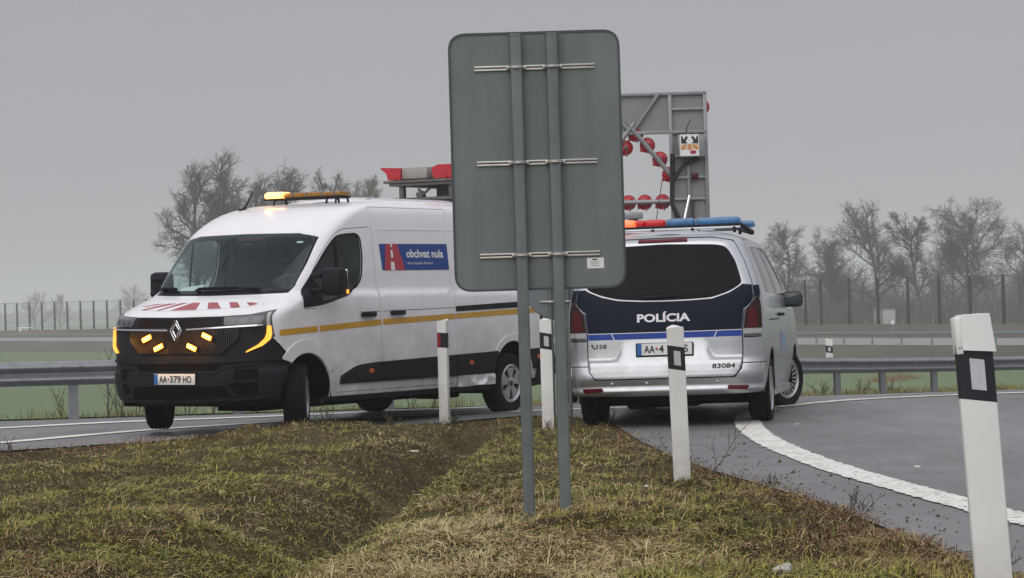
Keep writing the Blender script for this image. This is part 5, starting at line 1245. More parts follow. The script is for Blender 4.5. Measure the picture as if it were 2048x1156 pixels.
delineator((-.745, 26.35, .03), math.radians(-35), (math.radians(.2), 0), "white delineator post with two red reflectors in front of the white van", 'red')
delineator((1.474, 7.75, .105), math.radians(6), (math.radians(-3.3), 0), "nearest white delineator post, tall and leaning at the edge of the picture", cap=True)

# ------------------------------------------------------------------ steel guardrail
def wbeam(name, pts, ztop, parent, m, h=.31, dpt=.083, step_th=.003):
    prof = []
    for q in np.linspace(0, 1, 25):
        prof.append((dpt * .5 * (1 - math.cos(4 * math.pi * q)) * (1 if .0 < q < 1 else 1), h * (.5 - q)))
    V, F = [], []; k = len(prof)
    P = np.asarray(pts); t = np.gradient(P, axis=0); t /= np.linalg.norm(t, axis=1, keepdims=True); nn = np.stack([-t[:, 1], t[:, 0]], 1)
    for c, n_ in zip(P, nn):
        zc = float(zroad(*c)) + ztop - h / 2
        for d, z in prof: V.append((c[0] - n_[0] * d, c[1] - n_[1] * d, zc + z))
        for d, z in prof: V.append((c[0] - n_[0] * (d - .006), c[1] - n_[1] * (d - .006), zc + z))
    K = 2 * k
    for i in range(len(P) - 1):
        for j in range(k - 1):
            F += [(i * K + j, (i + 1) * K + j, (i + 1) * K + j + 1, i * K + j + 1), (i * K + k + j, i * K + k + j + 1, (i + 1) * K + k + j + 1, (i + 1) * K + k + j)]
        for j in (0, k - 1): F.append((i * K + j, (i + 1) * K + j, (i + 1) * K + k + j, i * K + k + j))
    b = MB(); b.add(V, F); return b.build(name, [m], parent, angle=60)
gd = empty("guardrail", Matrix.Translation((0, 0, 0))); tag(gd, "long galvanised steel guardrail curving along the outer edge of the slip road", "guardrail")
bm_ = wbeam("beam", railc, .735, gd, "galvanised")
s_acc = np.concatenate([[0], np.cumsum(np.hypot(*np.diff(railc, axis=0).T))])
j0 = np.interp(-5.59, railc[:40, 0], s_acc[:40]); S_ = np.arange(j0 % 2.08, s_acc[-1], 2.08)
for s_ in S_:
    x, y = np.interp(s_, s_acc, railc[:, 0]), np.interp(s_, s_acc, railc[:, 1]); i = min(np.searchsorted(s_acc, s_), len(rn) - 1); n_ = rn[i]; z = float(zroad(x, y))
    ang = math.atan2(rt_[i][1], rt_[i][0]); b = MB(); M = Matrix.Rotation(ang, 4, 'Z')
    c = (x + n_[0] * .06, y + n_[1] * .06)
    b.box((c[0] - n_[0] * .052, c[1] - n_[1] * .052, z + .20), (.125, .006, 1.0), 0, 0, M); b.box((c[0], c[1], z + .20), (.006, .10, 1.0), 0, 0, M); b.box((c[0] + n_[0] * .05, c[1] + n_[1] * .05, z + .20), (.125, .006, 1.0), 0, 0, M)
    b.build("post", ["galvanised"], gd, smooth=False)
    b = MB()
    for dx in (-.11, .11):
        for dz in (.66, .50): 
            q = (x + rt_[i][0] * dx - n_[0] * .085, y + rt_[i][1] * dx - n_[1] * .085, z + dz); b.box(q, (.022, .022, .022), 0, .006)
    b.build("bolt", ["machine_grey"], bm_)
i = int(np.argmin(np.hypot(railc[:, 0] - 6.2, railc[:, 1] - 49))); c = railc[i]
b_ = empty("rail_delineator", Matrix.Translation((c[0] - .05, c[1], float(zroad(*c)) + .735))); tag(b_, "small delineator fixed on top of the distant guardrail beam", "delineator")
for nm, z0, z1, m in (("body", 0, .10, "post_white"), ("band", .10, .235, "band_black"), ("head", .235, .37, "post_white")):
    b = MB(); b.prism([(-.068, z0 + (.0 if z0 == 0 else .012)), (.068, z0 - (0 if z0 == 0 else .012)), (.068, z1 - .012), (-.068, z1 + .012)], -.02 if m == "post_white" else -.024, .02, 0, 1); q = b.build(nm, [m], b_, smooth=False)
b = MB(); b.box((.0, -.026, .167), (.05, .006, .08), 0); b.build("reflector", ["reflector_white"], q, smooth=False)
b = MB(); b.box((0, 0, -.05), (.02, .02, .10), 0); b.build("foot", ["galvanised"], b_, smooth=False)

# ------------------------------------------------------------------ arrow-board trailer behind the police van
tr = empty("arrow_trailer", Matrix.Translation((1.73, 35.0, -.2))); tag(tr, "tall aluminium arrow-board trailer with red lamps standing behind the police van", "trailer")
def B(mb, x0, x1, y, z0, z1, dy, m=0, bev=.004): mb.box(((x0 + x1) / 2 - 1.73, y, (z0 + z1) / 2 + .2), (x1 - x0, dy, z1 - z0), m, bev)
xl, xr_, zt_, zb_ = .67, 2.80, 4.12, 2.30
fr = MB()
for x in (xl, 2.26, xr_ - .05, 1.17): B(fr, x, x + .05, 0, zb_, zt_, .05)
for z in (zt_ - .045, 3.535): B(fr, xl, xr_, -.002, z, z + .045, .05)
for x0, x1 in ((xl, 1.2), (2.28, xr_)):
    for z in (3.86, 3.20, 2.90, 2.60, zb_ - .0): B(fr, x0, x1, -.001, z, z + .035, .045)
B(fr, 2.50, 2.54, -.003, zb_, 3.54, .04)
for s_ in (1, -1): fr.tube([(s_ * .02, -.03, 3.78), (s_ * .40, -.03, 4.30)], .030, 6)
frame = fr.build("frame", ["aluminium"], tr)
pn = MB(); B(pn, xl, xr_, .03, 3.56, zt_ - .01, .006, 0, 0); B(pn, 2.28, xr_, .03, zb_, 3.56, .006, 0, 0); B(pn, xl, 1.2, .03, zb_, 3.56, .006, 0, 0); pn.build("sheet", ["sheet_grey"], tr, smooth=False)
tb = MB()
for s_ in (1, -1): tb.tube([(-s_ * .05, -.02, 3.90), (s_ * .57, -.02, 3.12)], .034, 8)
tb.tube([(-.55, -.02, 2.79), (.53, -.02, 2.79)], .030, 8)
for q in np.linspace(-.50, .50, 9): tb.tube([(q, -.02, 2.79), (q + .02, -.02, 2.79)], .042, 8)
tubes = tb.build("lamp_rail", ["aluminium"], tr)
def lamp(x, z, y=.07, r=.100):
    b = MB(); b.lathe([(0, -r * .78), (r * .45, -r * .70), (r * .80, -r * .42), (r * .97, -.0), (r * 1.02, .03), (r * 1.05, .035), (r * 1.05, .10), (r * .9, .10)], 24, 0, Matrix.Translation((x, y, z)))
    b.box((x - r * .8, y + .02, z - r * .62), (.05, .06, .06), 0, .008); b.box((x, y - r * .4, z - r * .95), (.03, .04, .03), 0, .005)
    b.tube([(x + r * 1.0 * math.cos(a), y, z + r * 1.0 * math.sin(a)) for a in np.linspace(0, 2 * math.pi, 25)], .009, 5, 0, False)
    for a in (.4, 1.9, 3.4, 4.9): b.tube([(x + r * 1.02 * math.cos(a), y, z + r * 1.02 * math.sin(a)), (x + r * .82 * math.cos(a), y - r * .44, z + r * .82 * math.sin(a)), (x + r * .40 * math.cos(a), y - r * .74, z + r * .40 * math.sin(a))], .007, 4)
    b.box((x, y - r * .78, z), (.05, .03, .05), 1, .008); b.tube([(x, y - r * .8, z - .02), (x + .03, y - r * .7, z - .09), (x + .01, -.02, z - .13)], .007, 5, 1)
    o = b.build("warning_lamp", ["housing_red", "machine_grey"], tr, angle=40); return o
for x, z in ((1.96, 3.39), (2.13, 3.19), (2.26, 2.97), (1.65, 3.36), (1.80, 3.55), (1.50, 3.39), (1.33, 3.19), (1.67, 2.59), (1.90, 2.59), (2.15, 2.59), (1.45, 2.59), (1.28, 2.59)): lamp(x - 1.73, z + .2)
lamp(2.745 - 1.73, 3.91 + .2, .14); lamp(.72 - 1.73, 3.91 + .2, .14)
b = MB(); b.box((2.555 - 1.73, -.14, 3.345 + .2), (.37, .22, .31), 0, .012); cb = b.build("control_box", ["aluminium"], tr)
b = MB(); b.box((2.525 - 1.73, -.253, 3.355 + .2), (.262, .004, .30), 0, 0); dc = b.build("decal", ["white_film"], cb, smooth=False)
ox, oz = 2.40 - 1.73, 3.21 + .2
def dec(name, m, poly, y=-.2565): 
    b = MB(); b.prism([(ox + p, oz + q) for p, q in poly], y, y + .0015, 0, 1); return b.build(name, [m], dc, smooth=False)
for f in (1, -1):
    c = .13; mx = (lambda p: [(c + f * (a - c), q) for a, q in p])
    dec("arrow_symbol", "ink_black", mx([(.012, .275), (.012, .165), (.105, .170), (.075, .196), (.108, .255), (.082, .275), (.048, .222), (.030, .270)]))
dec("symbol_field", "symbol_pale", [(.0, .155), (.13, .168), (.262, .160), (.262, .085), (.13, .075), (0, .085)], -.2560)
for cx, rot in ((.045, 1.0), (.128, 1.57), (.212, -.85)): dec("symbol", "symbol_orange", ell(cx, .115, .046, .020, 14, rot), -.2580)
dec("symbol", "symbol_red", ell(.175, .045, .046, .026), -.2580)
cbk = MB(); cbk.tube([(2.30 - 1.73, -.07, 3.45), (2.28 - 1.73, -.06, 3.1), (2.27 - 1.73, -.06, 2.75), (2.40 - 1.73, -.06, 2.45)], .030, 6); cbk.tube([(2.30 - 1.73, -.07, 3.10), (2.46 - 1.73, -.08, 3.30), (2.66 - 1.73, -.08, 3.38)], .026, 6); cbk.tube([(2.50 - 1.73, -.12, 3.71), (2.50 - 1.73, -.12, 3.80), (2.56 - 1.73, -.10, 3.92)], .008, 5); cbk.tube([(2.15 - 1.73, -.05, 3.12), (2.02 - 1.73, -.05, 2.4)], .006, 5)
cbk.build("cable", ["ink_black"], tr)
b = MB(); b.box((2.60 - 1.73, -.06, 2.93 + .2), (.10, .08, .09), 0, .02); b.build("beacon", ["lamp_red"], tr)
st = MB(); st.tube([(2.42 - 1.73, -.18, 2.48), (2.52 - 1.73, -.07, 2.86)], .022, 8); st.build("strut", ["chrome"], tr)
st = MB(); st.tube([(2.55 - 1.73, -.16, 2.46), (2.56 - 1.73, -.07, 2.78)], .020, 8); st.build("strut", ["ink_black"], tr)
ms = MB(); ms.box((0, .05, 1.55), (.14, .14, 2.2), 0, .01); ms.box((.0, -.02, 2.50), (2.10, .08, .06), 0, .01); ms.box((-.12, -.06, 2.60), (.50, .05, .09), 0, .01); ms.box((.62, .0, 1.75), (.08, .08, 1.5), 0, .01); ms.box((-.62, .0, 1.75), (.08, .08, 1.5), 0, .01); ms.build("mast", ["aluminium"], tr)
ch = MB(); ch.box((0, .2, .86), (2.0, 2.4, .34), 0, .03); ch.box((0, -1.02, .52), (2.06, .12, .16), 0, .02); ch.build("chassis", ["underbody"], tr)
ch = MB(); ch.box((0, -1.06, .68), (2.10, .05, .07), 0, .01); ch.box((0, -1.06, .40), (2.10, .05, .07), 0, .01); ch.build("rear_bar", ["galvanised"], tr)
hz = MB(); 
for sx in (-.955, .955):
    for q in range(4): hz.box((sx, -1.03, 1.095 + .085 * q), (.085, .02, .083), q % 2, 0)
hz.build("hazard_strip", ["marker_orange", "white_film"], tr, smooth=False)
for sd in (1, -1): make_wheel("wheel", tr, (sd * .95, .2, .0), .33, .2, .20, 'cap', math.radians(90), sd)

# ------------------------------------------------------------------ motorway on its bank beyond the field
E0, ED, EN = np.array([-79.5, 400.0]), np.array([.49346037, -.86976828]), np.array([.86976828, .49346037])
mprof = [(-9.5, lambda s: FIELD - .05), (-8.5, lambda s: FIELD + .1), (0, lambda s: np.interp(s, [0, 225], [-2.6, -3.25])), (.6, lambda s: np.interp(s, [0, 225], [-2.55, -3.2])), (16.5, lambda s: np.interp(s, [0, 225], [-2.5, -3.15])),
         (20.2, lambda s: np.interp(s, [-10, 0, 184, 225], [-1.2, -1.12, -1.86, -2.02])), (22, lambda s: np.interp(s, [-10, 0, 184, 225], [-1.2, -1.12, -1.86, -2.02])), (28, lambda s: FIELD - .1)]
ss_ = np.linspace(-320, 330, 66)
def mband(name, i0, i1, m, lift=0):
    V, F = [], []; kk = i1 - i0 + 1
    for s_ in ss_:
        for d, zf in mprof[i0:i1 + 1]: p = E0 + ED * s_ + EN * d; V.append((p[0], p[1], float(zf(np.clip(s_, -60, 260))) + lift))
    F = [(a * kk + c, a * kk + c + 1, (a + 1) * kk + c + 1, (a + 1) * kk + c) for a in range(len(ss_) - 1) for c in range(kk - 1)]
    return tag(mesh_obj(name, V, F, m, angle=180), kind='structure')
mband("motorway_bank", 0, 3, "far_bank"); mband("motorway", 3, 4, "road_far", .0); mband("motorway_bank", 4, 7, "far_bank")
mg = empty("guardrail"); tag(mg, "far guardrail with thin posts along the motorway on its bank", "guardrail")
V = []; zf = lambda s: float(np.interp(np.clip(s, -60, 260), [0, 225], [-2.55, -3.2]))
b = MB(); svals = np.linspace(-120, 300, 90)
for s_ in svals:
    p = E0 + ED * s_ + EN * .9; z = zf(s_) 
    for dz in (.78, .90, .98, 1.10): V.append((p[0], p[1] - (.0 if dz in (.78, 1.10) else .09), z + dz))
b.add(V, [(i * 4 + j, i * 4 + j + 1, (i + 1) * 4 + j + 1, (i + 1) * 4 + j) for i in range(89) for j in range(3)]); b.build("beam", ["galvanised"], mg)
for s_ in np.arange(146, 240, 3.9):
    p = E0 + ED * s_ + EN * 1.0; b = MB(); b.box((p[0], p[1], zf(s_) + .45), (.16, .16, 1.0), 0); b.build("post", ["galvanised_dull"], mg, smooth=False)
fn = empty("noise_fence"); tag(fn, "long transparent screen fence of dark posts along the far side of the motorway", "fence")
fs = list(np.interp(np.arange(-2, 10), np.arange(10), [-69.5, -62.6, -55.5, -48.6, -41.7, -35, -28.2, -21.6, -15.1, -8.7]) + np.where(np.arange(-2, 10) < 0, 6.9 * np.arange(-2, 10), 0))
fs += list(np.arange(-2.5, 178, 5.6)) + [183.6, 186.2, 190.8, 195.3, 199.9, 204.5, 208.9, 213.5, 218, 222.6, 227]
ftop = lambda s: float(np.interp(s, [-70, -9, 184, 214, 230], [4.70, 4.64, 4.48, 4.40, 4.36]))
fbase = lambda s: float(np.interp(s, [-70, -42, -9, 184, 200, 214, 230], [-.73, -.86, -1.04, -1.84, -1.89, -1.97, -2.02]))
fpos = []
for s_ in fs:
    p = E0 + ED * s_ + EN * 21.0; z0 = fbase(s_); h_ = ftop(s_); fpos.append((p[0], p[1], z0, h_))
    if s_ < 12 or s_ > 170 or True:
        b = MB(); wd = .30 if s_ > 100 else .34
        b.add([(p[0] + dx * wd / 2 * t, p[1] + dy * wd / 2, z0 - .5 + (h_ + .5) * q) for q, t in ((0, 1.0), (1, .78)) for dx, dy in ((-1, -1), (1, -1), (1, 1), (-1, 1))], [(0, 1, 5, 4), (1, 2, 6, 5), (2, 3, 7, 6), (3, 0, 4, 7), (4, 5, 6, 7)]); b.build("post", ["fence_post"], fn, smooth=False)
V = []
for x, y, z0, h_ in fpos: V += [(x, y + .02, z0), (x, y + .02, z0 + h_ * .985)]
b = MB(); b.add(V, [(2 * i, 2 * i + 2, 2 * i + 3, 2 * i + 1) for i in range(len(fpos) - 1)]); b.build("glazing", ["fence_glass"], fn, smooth=False)
b = MB()
for (x, y, z0, h_), (x2, y2, z2, h2) in zip(fpos[:-1], fpos[1:]): b.tube([(x, y, z0 + h_ * .985), (x2, y2, z2 + h2 * .985)], .03, 4, cap=False)
b.build("top_rail", ["machine_grey"], fn)
# pale cabinet, marker post and white slab by the motorway
cbn = empty("cabinet", Matrix.Translation((37.4, 252.0, -2.3))); tag(cbn, "pale two-tone cabinet standing behind the dark fence posts, before the trees", "cabinet")
b = MB(); b.box((.45, 0, .85), (1.25, .9, 1.75), 0, .02); b.build("body", ["cabinet_pale"], cbn); b = MB(); b.box((-.60, .03, .85), (.85, .8, 1.70), 0, .02); b.build("side_unit", ["sheet_grey"], cbn); b = MB(); b.box((-.05, -.02, 1.76), (2.05, 1.0, .08), 0, .01); b.build("roof", ["sheet_grey"], cbn)
mp_ = empty("marker_post", Matrix.Translation((34.3, 226.0, -3.1))); tag(mp_, "tiny white reflector marker on a post on the motorway bank", "marker post")
b = MB(); b.box((0, 0, .7), (.10, .08, 1.4), 0, .01); b.build("post", ["galvanised_dull"], mp_); b = MB(); b.prism(ell(0, 1.52, .16, .20), -.03, .03, 0, 1); b.build("reflector", ["post_white"], mp_)
wc = empty("roadside_slab", Matrix.Translation((-84.0, 430.0, -1.25))); tag(wc, "low white slab on a foot lying on the far bank below the leftmost fence posts", "slab")
b = MB(); b.box((0, 0, .62), (2.3, 1.0, .22), 0, .05); b.build("slab", ["post_white"], wc); b = MB(); b.box((-.7, 0, .3), (.5, .8, .55), 0, .05); b.build("foot", ["post_white"], wc)

# ------------------------------------------------------------------ weeds, twigs, stone, litter
def twigs(name, base, h, n, spread, m, label, cat, rr=.004, seed=0, group=None, depth=2):
    g = random.Random(seed); b = MB()
    def grow(p, d, L_, r, k):
        pts = [Vector(p)]; q = Vector(p); dd = Vector(d)
        for i in range(4):
            dd = (dd + Vector((g.uniform(-.25, .25), g.uniform(-.25, .25), g.uniform(-.1, .15)))).normalized(); q = q + dd * L_ / 4; pts.append(q.copy())
        b.tube(pts, [r * (1 - .18 * i) for i in range(5)], 4, cap=False)
        if k > 0:
            for i in (1, 2, 3, 4):
                for _ in range(g.randint(1, 2)):
                    nd = (dd + Vector((g.uniform(-1, 1), g.uniform(-1, 1), g.uniform(-.2, .6)))).normalized(); grow(pts[i], nd, L_ * g.uniform(.3, .55), r * .6, k - 1)
    for i in range(n):
        a = g.uniform(0, 6.28); grow(Vector(base) + Vector((g.uniform(-.04, .04), g.uniform(-.04, .04), -.03)), Vector((math.cos(a) * spread, math.sin(a) * spread, 1)).normalized(), h * g.uniform(.6, 1.0), rr, depth)
    o = b.build(name, [m], None, angle=60); tag(o, label, cat, group); return o
twigs("dry_twig", (1.30, 18.3, .0), .0, 0, 0, "weed_dry", "", "") if False else None
b = MB(); rnd = random.Random(5)
p0 = Vector((1.36, 17.5, .0))
def sprig(mb, p, d, L_, r, k, g):
    pts = [p]; q = p.copy(); dd = d.copy()
    for i in range(5): dd = (dd + Vector((g.uniform(-.16, .16), g.uniform(-.16, .16), g.uniform(-.12, .12)))).normalized(); q = q + dd * L_ / 5; pts.append(q.copy())
    mb.tube(pts, [r * (1 - .15 * i) for i in range(6)], 5, cap=False)
    if k:
        for i in (2, 3, 4, 5):
            nd = (dd + Vector((g.uniform(-.8, .8), g.uniform(-.5, .5), g.uniform(-.3, .7)))).normalized(); sprig(mb, pts[i], nd, L_ * g.uniform(.25, .5), r * .6, k - 1, g)
sprig(b, p0, Vector((.62, 0, .75)), .36, .0045, 2, rnd); sprig(b, p0 + Vector((.02, 0, 0)), Vector((.10, 0, 1)), .22, .0035, 1, rnd)
tag(b.build("dry_twig", ["weed_dry"], None, angle=60), "bare brown twig leaning over the asphalt beside the delineator post", "twig")
WD = [(1.62, 16.2, .10, "small dry weed at the asphalt edge, second right of the leaning twig"), (1.92, 14.2, .14, "low twiggy weed at the verge edge beside the thick white line"), (2.16, 11.25, .17, "dark weed at the foot of the nearest delineator post"),
      (-4.75, 23.2, .24, "thin dark stalk standing on the gravel edge before the left road"), (-.66, 26.2, .16, "weed tuft at the foot of the post with red reflectors"), (-1.9, 24.9, .20, "dark green weed under the middle of the white van"),
      (.36, 24.1, .16, "leafy weed at the foot of the delineator between the sign posts"), (-1.25, 25.4, .16, "short stalk left of the post with red reflectors"), (.95, 25.3, .18, "rusty weed before the left rear wheel of the police van")]
for i, (x, y, h, l) in enumerate(WD): twigs("weed", (x, y, zt(x, y)), h, 5, .5, "weed_green" if i in (5, 6, 4) else "weed_dry", l, "weed", .004, 20 + i, "weeds along the verge")
FWD = [(-5.3, 32.5, .75), (-5.15, 32.4, .95), (-4.9, 32.6, .9), (-4.75, 32.5, .5), (-5.05, 32.3, .35), (-3.35 - .55, 32.5, .55), (-5.9, 32.5, .5), (-4.25, 32.6, .45), (-2.1, 33.4, .5), (-1.4, 33.7, .6), (-1.1, 33.8, .7)]
for i, (x, y, h) in enumerate(FWD): twigs("tall_weed", (x, y, -.12), h, 3, .16, "weed_dry", "tall dry stalks growing behind the guardrail at the field edge", "weed", .006, 60 + i, "tall dry stalks behind the guardrail", 1)
for i, (x, y) in enumerate(((6.05, 49.6), (7.1, 51.6), (8.0, 53.0))): twigs("low_weed", (x, y, float(zroad(x, y)) - .05), .35, 6, .9, "weed_dry", "low dry weed at the foot of the far guardrail posts", "weed", .008, 90 + i, "weeds at the far guardrail")
st = MB(); bm = bmesh.new(); bmesh.ops.create_icosphere(bm, subdivisions=3, radius=.045)
for v in bm.verts: v.co = Vector((v.co.x * 1.05, v.co.y * .9, v.co.z * .72)) * (1 + .5 * (float(vnoise(v.co.x * 3 + 5, v.co.y * 3 + v.co.z * 4, 9)) - .5))
st.add([v.co[:] for v in bm.verts], [[v.index for v in f.verts] for f in bm.faces]); bm.free()
so = st.build("stone", ["stone"], None, angle=25); so.location = (1.19, 11.35, zt(1.19, 11.35) + .025); tag(so, "pale lumpy stone lying in the grass in the foreground", "stone")
lit = [(1.30, 20.4), (.80, 15.6), (-.85, 20.8), (2.62, 23.3), (2.75, 17.2)]
b = MB()
for i, (x, y) in enumerate(lit): b.box((x, y, max(zt(x, y), 0) + .03), (.04 + .02 * (i % 3), .02, .006), 0, .002, Matrix.Rotation(i * 1.3, 4, 'Z') @ Matrix.Rotation(.4 * math.sin(i * 2.), 4, 'X'))
tag(b.build("litter", ["post_white"], None), kind='stuff')

# ------------------------------------------------------------------ bare winter trees
def tree(base, H_, spread, seed, label, lean=0.0, style='oak', twm="twig", group="bare trees beyond the field", r0=None, dens=1.0, clear=.3, levels=4):
    g = random.Random(seed); tr_, cr_ = MB(), MB(); r0 = r0 or H_ * .018
    def grow(p, d, L_, r, lev):
        n = 5 if lev < 2 else 4 if lev < 3 else 3; pts = [p]; q = p.copy(); dd = d.copy(); wob = (.10, .22, .30, .38, .4)[lev]
        up = (.02, .10, .10, .05, .02)[lev] if style != 'column' else .22
        for i in range(n):
            dd = (dd + Vector((g.gauss(0, wob), g.gauss(0, wob), g.gauss(0, wob * .6) + up))).normalized(); q = q + dd * (L_ / n); pts.append(q.copy())
        mb = tr_ if lev == 0 else cr_
        mb.tube(pts, [max(r * (1 - .62 * i / n), .012) for i in range(n + 1)], 7 if lev == 0 else 5 if lev == 1 else 3, cap=False)
        if lev >= levels: return
        cnt = (12, 9, 8, 6)[lev]; cnt = max(2, int(round(cnt * dens * (1 if lev else 1))))
        for k in range(cnt):
            f = (clear + (1 - clear) * (k + g.random()) / cnt) if lev == 0 else (.22 + .78 * (k + g.random()) / cnt)
            i = min(int(f * n), n - 1); u = f * n - i; pp = pts[i].lerp(pts[i + 1], u)
            a = g.uniform(0, 2 * math.pi); tilt = (g.uniform(.45, 1.05) if style != 'column' else g.uniform(.15, .40)) if lev == 0 else g.uniform(.4, 1.0)
            t = (pts[i + 1] - pts[i]).normalized(); s1 = t.orthogonal().normalized(); s2 = t.cross(s1)
            nd = (t * math.cos(tilt) + (s1 * math.cos(a) + s2 * math.sin(a)) * math.sin(tilt)).normalized()
            if lev == 0: Ln = spread * g.uniform(.75, 1.25) * (1.15 - .45 * f)
            else: Ln = L_ * g.uniform(.38, .66) * (1.15 - .4 * f)
            grow(pp, nd, Ln, r * (.55 if lev == 0 else .52) * (1.1 - .4 * f), lev + 1)
        if lev == 0:
            for _ in range(2): grow(pts[-1], (dd + Vector((g.gauss(0, .4), g.gauss(0, .4), .3))).normalized(), spread * g.uniform(.6, .9), r * .4, 1)
    root = empty("bare_tree", Matrix.Translation(base)); tag(root, label, "tree", group)
    grow(Vector((0, 0, -.3)), Vector((lean, 0, 1)).normalized(), H_ * .78, r0, 0)
    top = max(max(v[2] for v in cr_.V), max(v[2] for v in tr_.V)); kz = H_ / top
    hi = [v[0] for v in cr_.V if v[2] > top * .55]; cx = sum(hi) / len(hi) - lean * top * .8; zc = top * .78
    for mb in (tr_, cr_): mb.V = [((v[0] - cx * v[2] / zc) * kz ** .5, v[1] * kz ** .5, v[2] * kz) for v in mb.V]
    a = tr_.build("trunk", ["bark"], root, angle=180); b = cr_.build("crown", [twm], root, angle=180)
    return root, g
def tz(px, py, Y):                                             # offline notes: heights taken from the photograph at distance Y
    return 0
TREES = [  # x, y, height, spread, seed, lean, style, twig material, density, clear stem, label
 (59.5, 330, 17.5, 7.6, 1, .03, 'oak', 'twig', 1.1, .32, "widest bare tree of the right-hand wood, with a broad round crown"),
 (49.0, 335, 17.8, 6.8, 2, -.12, 'oak', 'twig', 1.05, .28, "tall bare tree with long limbs reaching over the pale cabinet"),
 (54.6, 325, 15.6, 4.1, 3, -.22, 'oak', 'twig', .95, .35, "slim bare tree leaning over between two bigger trees"),
 (42.4, 330, 14.3, 4.6, 4, -.05, 'oak', 'twig', 1.0, .3, "bare tree with twin upright limbs behind the first fence posts"),
 (37.0, 340, 15.2, 4.3, 5, .04, 'oak', 'twig', 1.0, .25, "narrow bare tree above the police van mirror"),
 (33.8, 335, 12.8, 5.7, 6, -.22, 'oak', 'twig', .9, .3, "bare tree partly hidden by the police van roof"),
 (66.5, 330, 14.6, 5.7, 7, .10, 'oak', 'twig', 1.0, .3, "bare tree cut by the frame beyond the nearest delineator"),
 (46.0, 360, 13.5, 4.9, 8, .0, 'oak', 'twig', .9, .2, "greyer bare tree set back in the gap of the wood"),
 (63.5, 360, 13.1, 5.1, 9, .0, 'oak', 'twig', .9, .2, "set-back bare tree right of the broad round crown"),
 (-38.2, 306, 24.2, 6.6, 11, -.02, 'oak', 'twig', 1.05, .30, "broad bare tree, leftmost tall one of the group behind the white van"),
 (-35.2, 300, 25.2, 5.8, 12, .03, 'oak', 'twig', 1.05, .32, "tallest bare tree, behind the white van near its aerial"),
 (-32.2, 310, 23.2, 5.2, 13, .02, 'oak', 'twig', 1.0, .3, "bare tree with an open crown above the van aerial"),
 (-28.0, 305, 23.6, 6.4, 14, .03, 'oak', 'twig', 1.1, .3, "round-topped bare tree above the lit end of the light bar"),
 (-23.6, 315, 23.0, 5.0, 15, .06, 'oak', 'twig', .9, .35, "bare tree carrying a dark mistletoe ball"),
 (-20.8, 318, 22.0, 5.0, 16, .02, 'oak', 'twig_pale', 1.0, .3, "fine pale bare tree above the right end of the light bar"),
 (-17.0, 310, 21.6, 3.0, 17, .0, 'column', 'twig_pale', 1.0, .2, "small pale upright tree left of the folded red lamp unit"),
]
for (x, y, h, sp_, sd, ln, sty, tw, dn, cl, lb_) in TREES:
    r_, g_ = tree((x, y, FIELD), h, sp_, sd, lb_, ln, sty, tw, dens=dn, clear=cl)
    if sd == 15:
        b = MB(); gg = random.Random(3)
        for k in range(160):
            d = Vector((gg.gauss(0, 1), gg.gauss(0, 1), gg.gauss(0, 1))).normalized(); b.tube([Vector((.4, 0, 20.4)), Vector((.4, 0, 20.4)) + d * gg.uniform(.35, .62)], .022, 3, cap=False)
        b.build("mistletoe", ["mistletoe"], r_, angle=180)
for i, (x, y, h, sp_, lb_) in enumerate(((-172, 900, 15, 6.5, "faint tree lost in the mist above the left fence"), (-164, 905, 14, 5.5, "second faint misty tree, close right of the first"), (-134, 880, 16, 8, "faint misty tree beside the corner of the white van"))):
    tree((x, y, FIELD), h, sp_, 30 + i, lb_, 0, 'oak', 'twig', group="faint trees in the mist", dens=1.1, clear=.15, levels=3)
# scrub that reads as one mass under the right-hand trees
b = MB(); gg = random.Random(8)
for k in range(1500):
    y = gg.uniform(335, 390); x = gg.uniform(.085, .235) * y; hh = gg.uniform(2.5, 7.5) * (1 if gg.random() < .75 else 1.45); p = Vector((x, y, FIELD))
    pts = [p]; d = Vector((gg.gauss(0, .15), gg.gauss(0, .15), 1)).normalized()
    for i in range(4): d = (d + Vector((gg.gauss(0, .18), gg.gauss(0, .18), .1))).normalized(); pts.append(pts[-1] + d * hh / 4)
    b.tube(pts, [.06, .05, .04, .03, .015], 3, cap=False)
    for j in range(7):
        i = gg.randint(1, 3); q = pts[i].lerp(pts[i + 1], gg.random()); d2 = Vector((gg.gauss(0, 1), gg.gauss(0, .6), gg.uniform(.2, 1.2))).normalized(); e = q + d2 * hh * gg.uniform(.12, .28)
        b.tube([q, q.lerp(e, .5) + Vector((0, 0, .1)), e], [.03, .022, .012], 3, cap=False)
        for _ in range(2):
            d3 = (d2 + Vector((gg.gauss(0, .6), gg.gauss(0, .6), gg.gauss(0, .5)))).normalized(); q2 = q.lerp(e, gg.uniform(.3, .9)); b.tube([q2, q2 + d3 * hh * gg.uniform(.06, .14)], [.018, .010], 3, cap=False)
tag(b.build("undergrowth", ["scrub"], None, angle=180), kind='stuff')
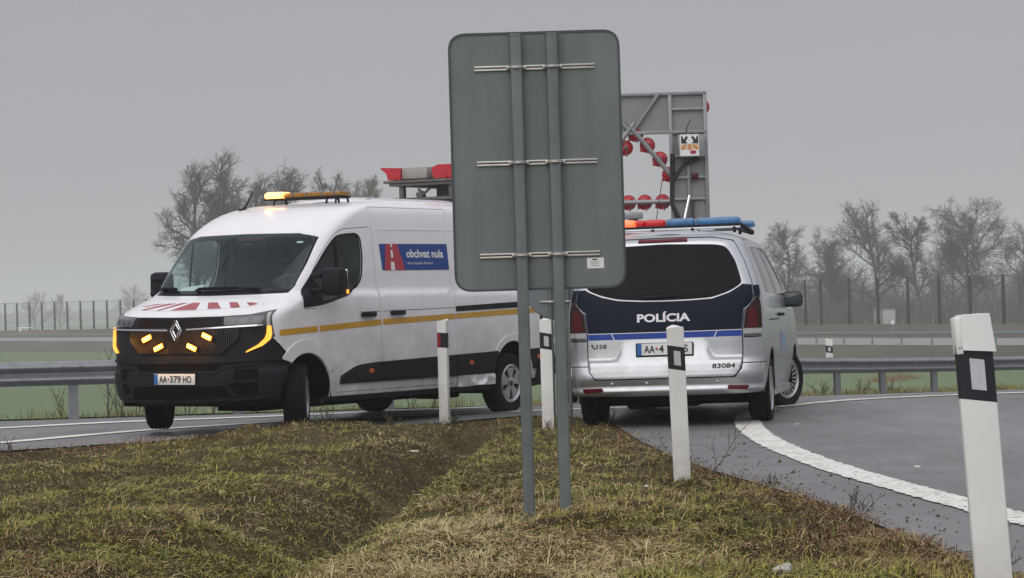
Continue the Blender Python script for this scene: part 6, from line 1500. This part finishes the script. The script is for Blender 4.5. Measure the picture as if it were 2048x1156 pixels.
for i, (x, y, lb_) in enumerate(((21.0, 142, "brown bush on the green field seen under the far guardrail"), (22.6, 146, "second brown bush on the green field, right of the first"))):
    b = MB(); gg = random.Random(40 + i)
    for k in range(260):
        d = Vector((gg.gauss(0, 1.0), gg.gauss(0, .7), abs(gg.gauss(0, .6)) + .1)).normalized(); p = Vector((gg.gauss(0, .5), gg.gauss(0, .3), 0)); b.tube([p, p + d * gg.uniform(.25, .6)], [.015, .006], 3, cap=False)
    o = b.build("bush", ["straw_dark"], None, angle=180); o.location = (x, y, FIELD); tag(o, lb_, "bush", "bushes on the field")

V, F = [], []; gg = random.Random(77)                            # the far edge of the plain: a low wood that reads as one mass
b = MB()
for k in range(420):
    x = -640 + 1280 * gg.random(); y = 1950 + gg.uniform(-60, 60); h = gg.uniform(5, 9) * (.7 + .6 * float(vnoise(x, 0, .02))); w = gg.uniform(5, 12)
    n = 7; p = []
    for lv, (f, q) in enumerate(((0, .7), (.35, 1.0), (.7, .8), (1.0, .25))):
        for i in range(n): a = 2 * math.pi * i / n; rr = w * q * gg.uniform(.75, 1.2); p.append((x + rr * math.cos(a), y + rr * math.sin(a) * .6, FIELD + h * f * gg.uniform(.9, 1.1)))
    b.add(p, [(l * n + i, l * n + (i + 1) % n, (l + 1) * n + (i + 1) % n, (l + 1) * n + i) for l in range(3) for i in range(n)] + [tuple(3 * n + i for i in range(n))])
tag(b.build("distant_wood", ["wood_far"], None, angle=180), kind='stuff')

# ------------------------------------------------------------------ mist
hm = bpy.data.materials.new("mist"); hm.use_nodes = True; N = hm.node_tree.nodes; N.clear(); o_ = N.new("ShaderNodeOutputMaterial"); v_ = N.new("ShaderNodeVolumePrincipled")
v_.inputs["Color"].default_value = (.95, .96, .98, 1); v_.inputs["Density"].default_value = .0007; v_.inputs["Anisotropy"].default_value = 0.0
hm.node_tree.links.new(v_.outputs[0], o_.inputs["Volume"]); MATS["mist"] = hm
b = MB(); b.box((0, 1195, 13.5), (2900, 2420, 37), 0); tag(b.build("haze", ["mist"], None, smooth=False), kind='stuff')
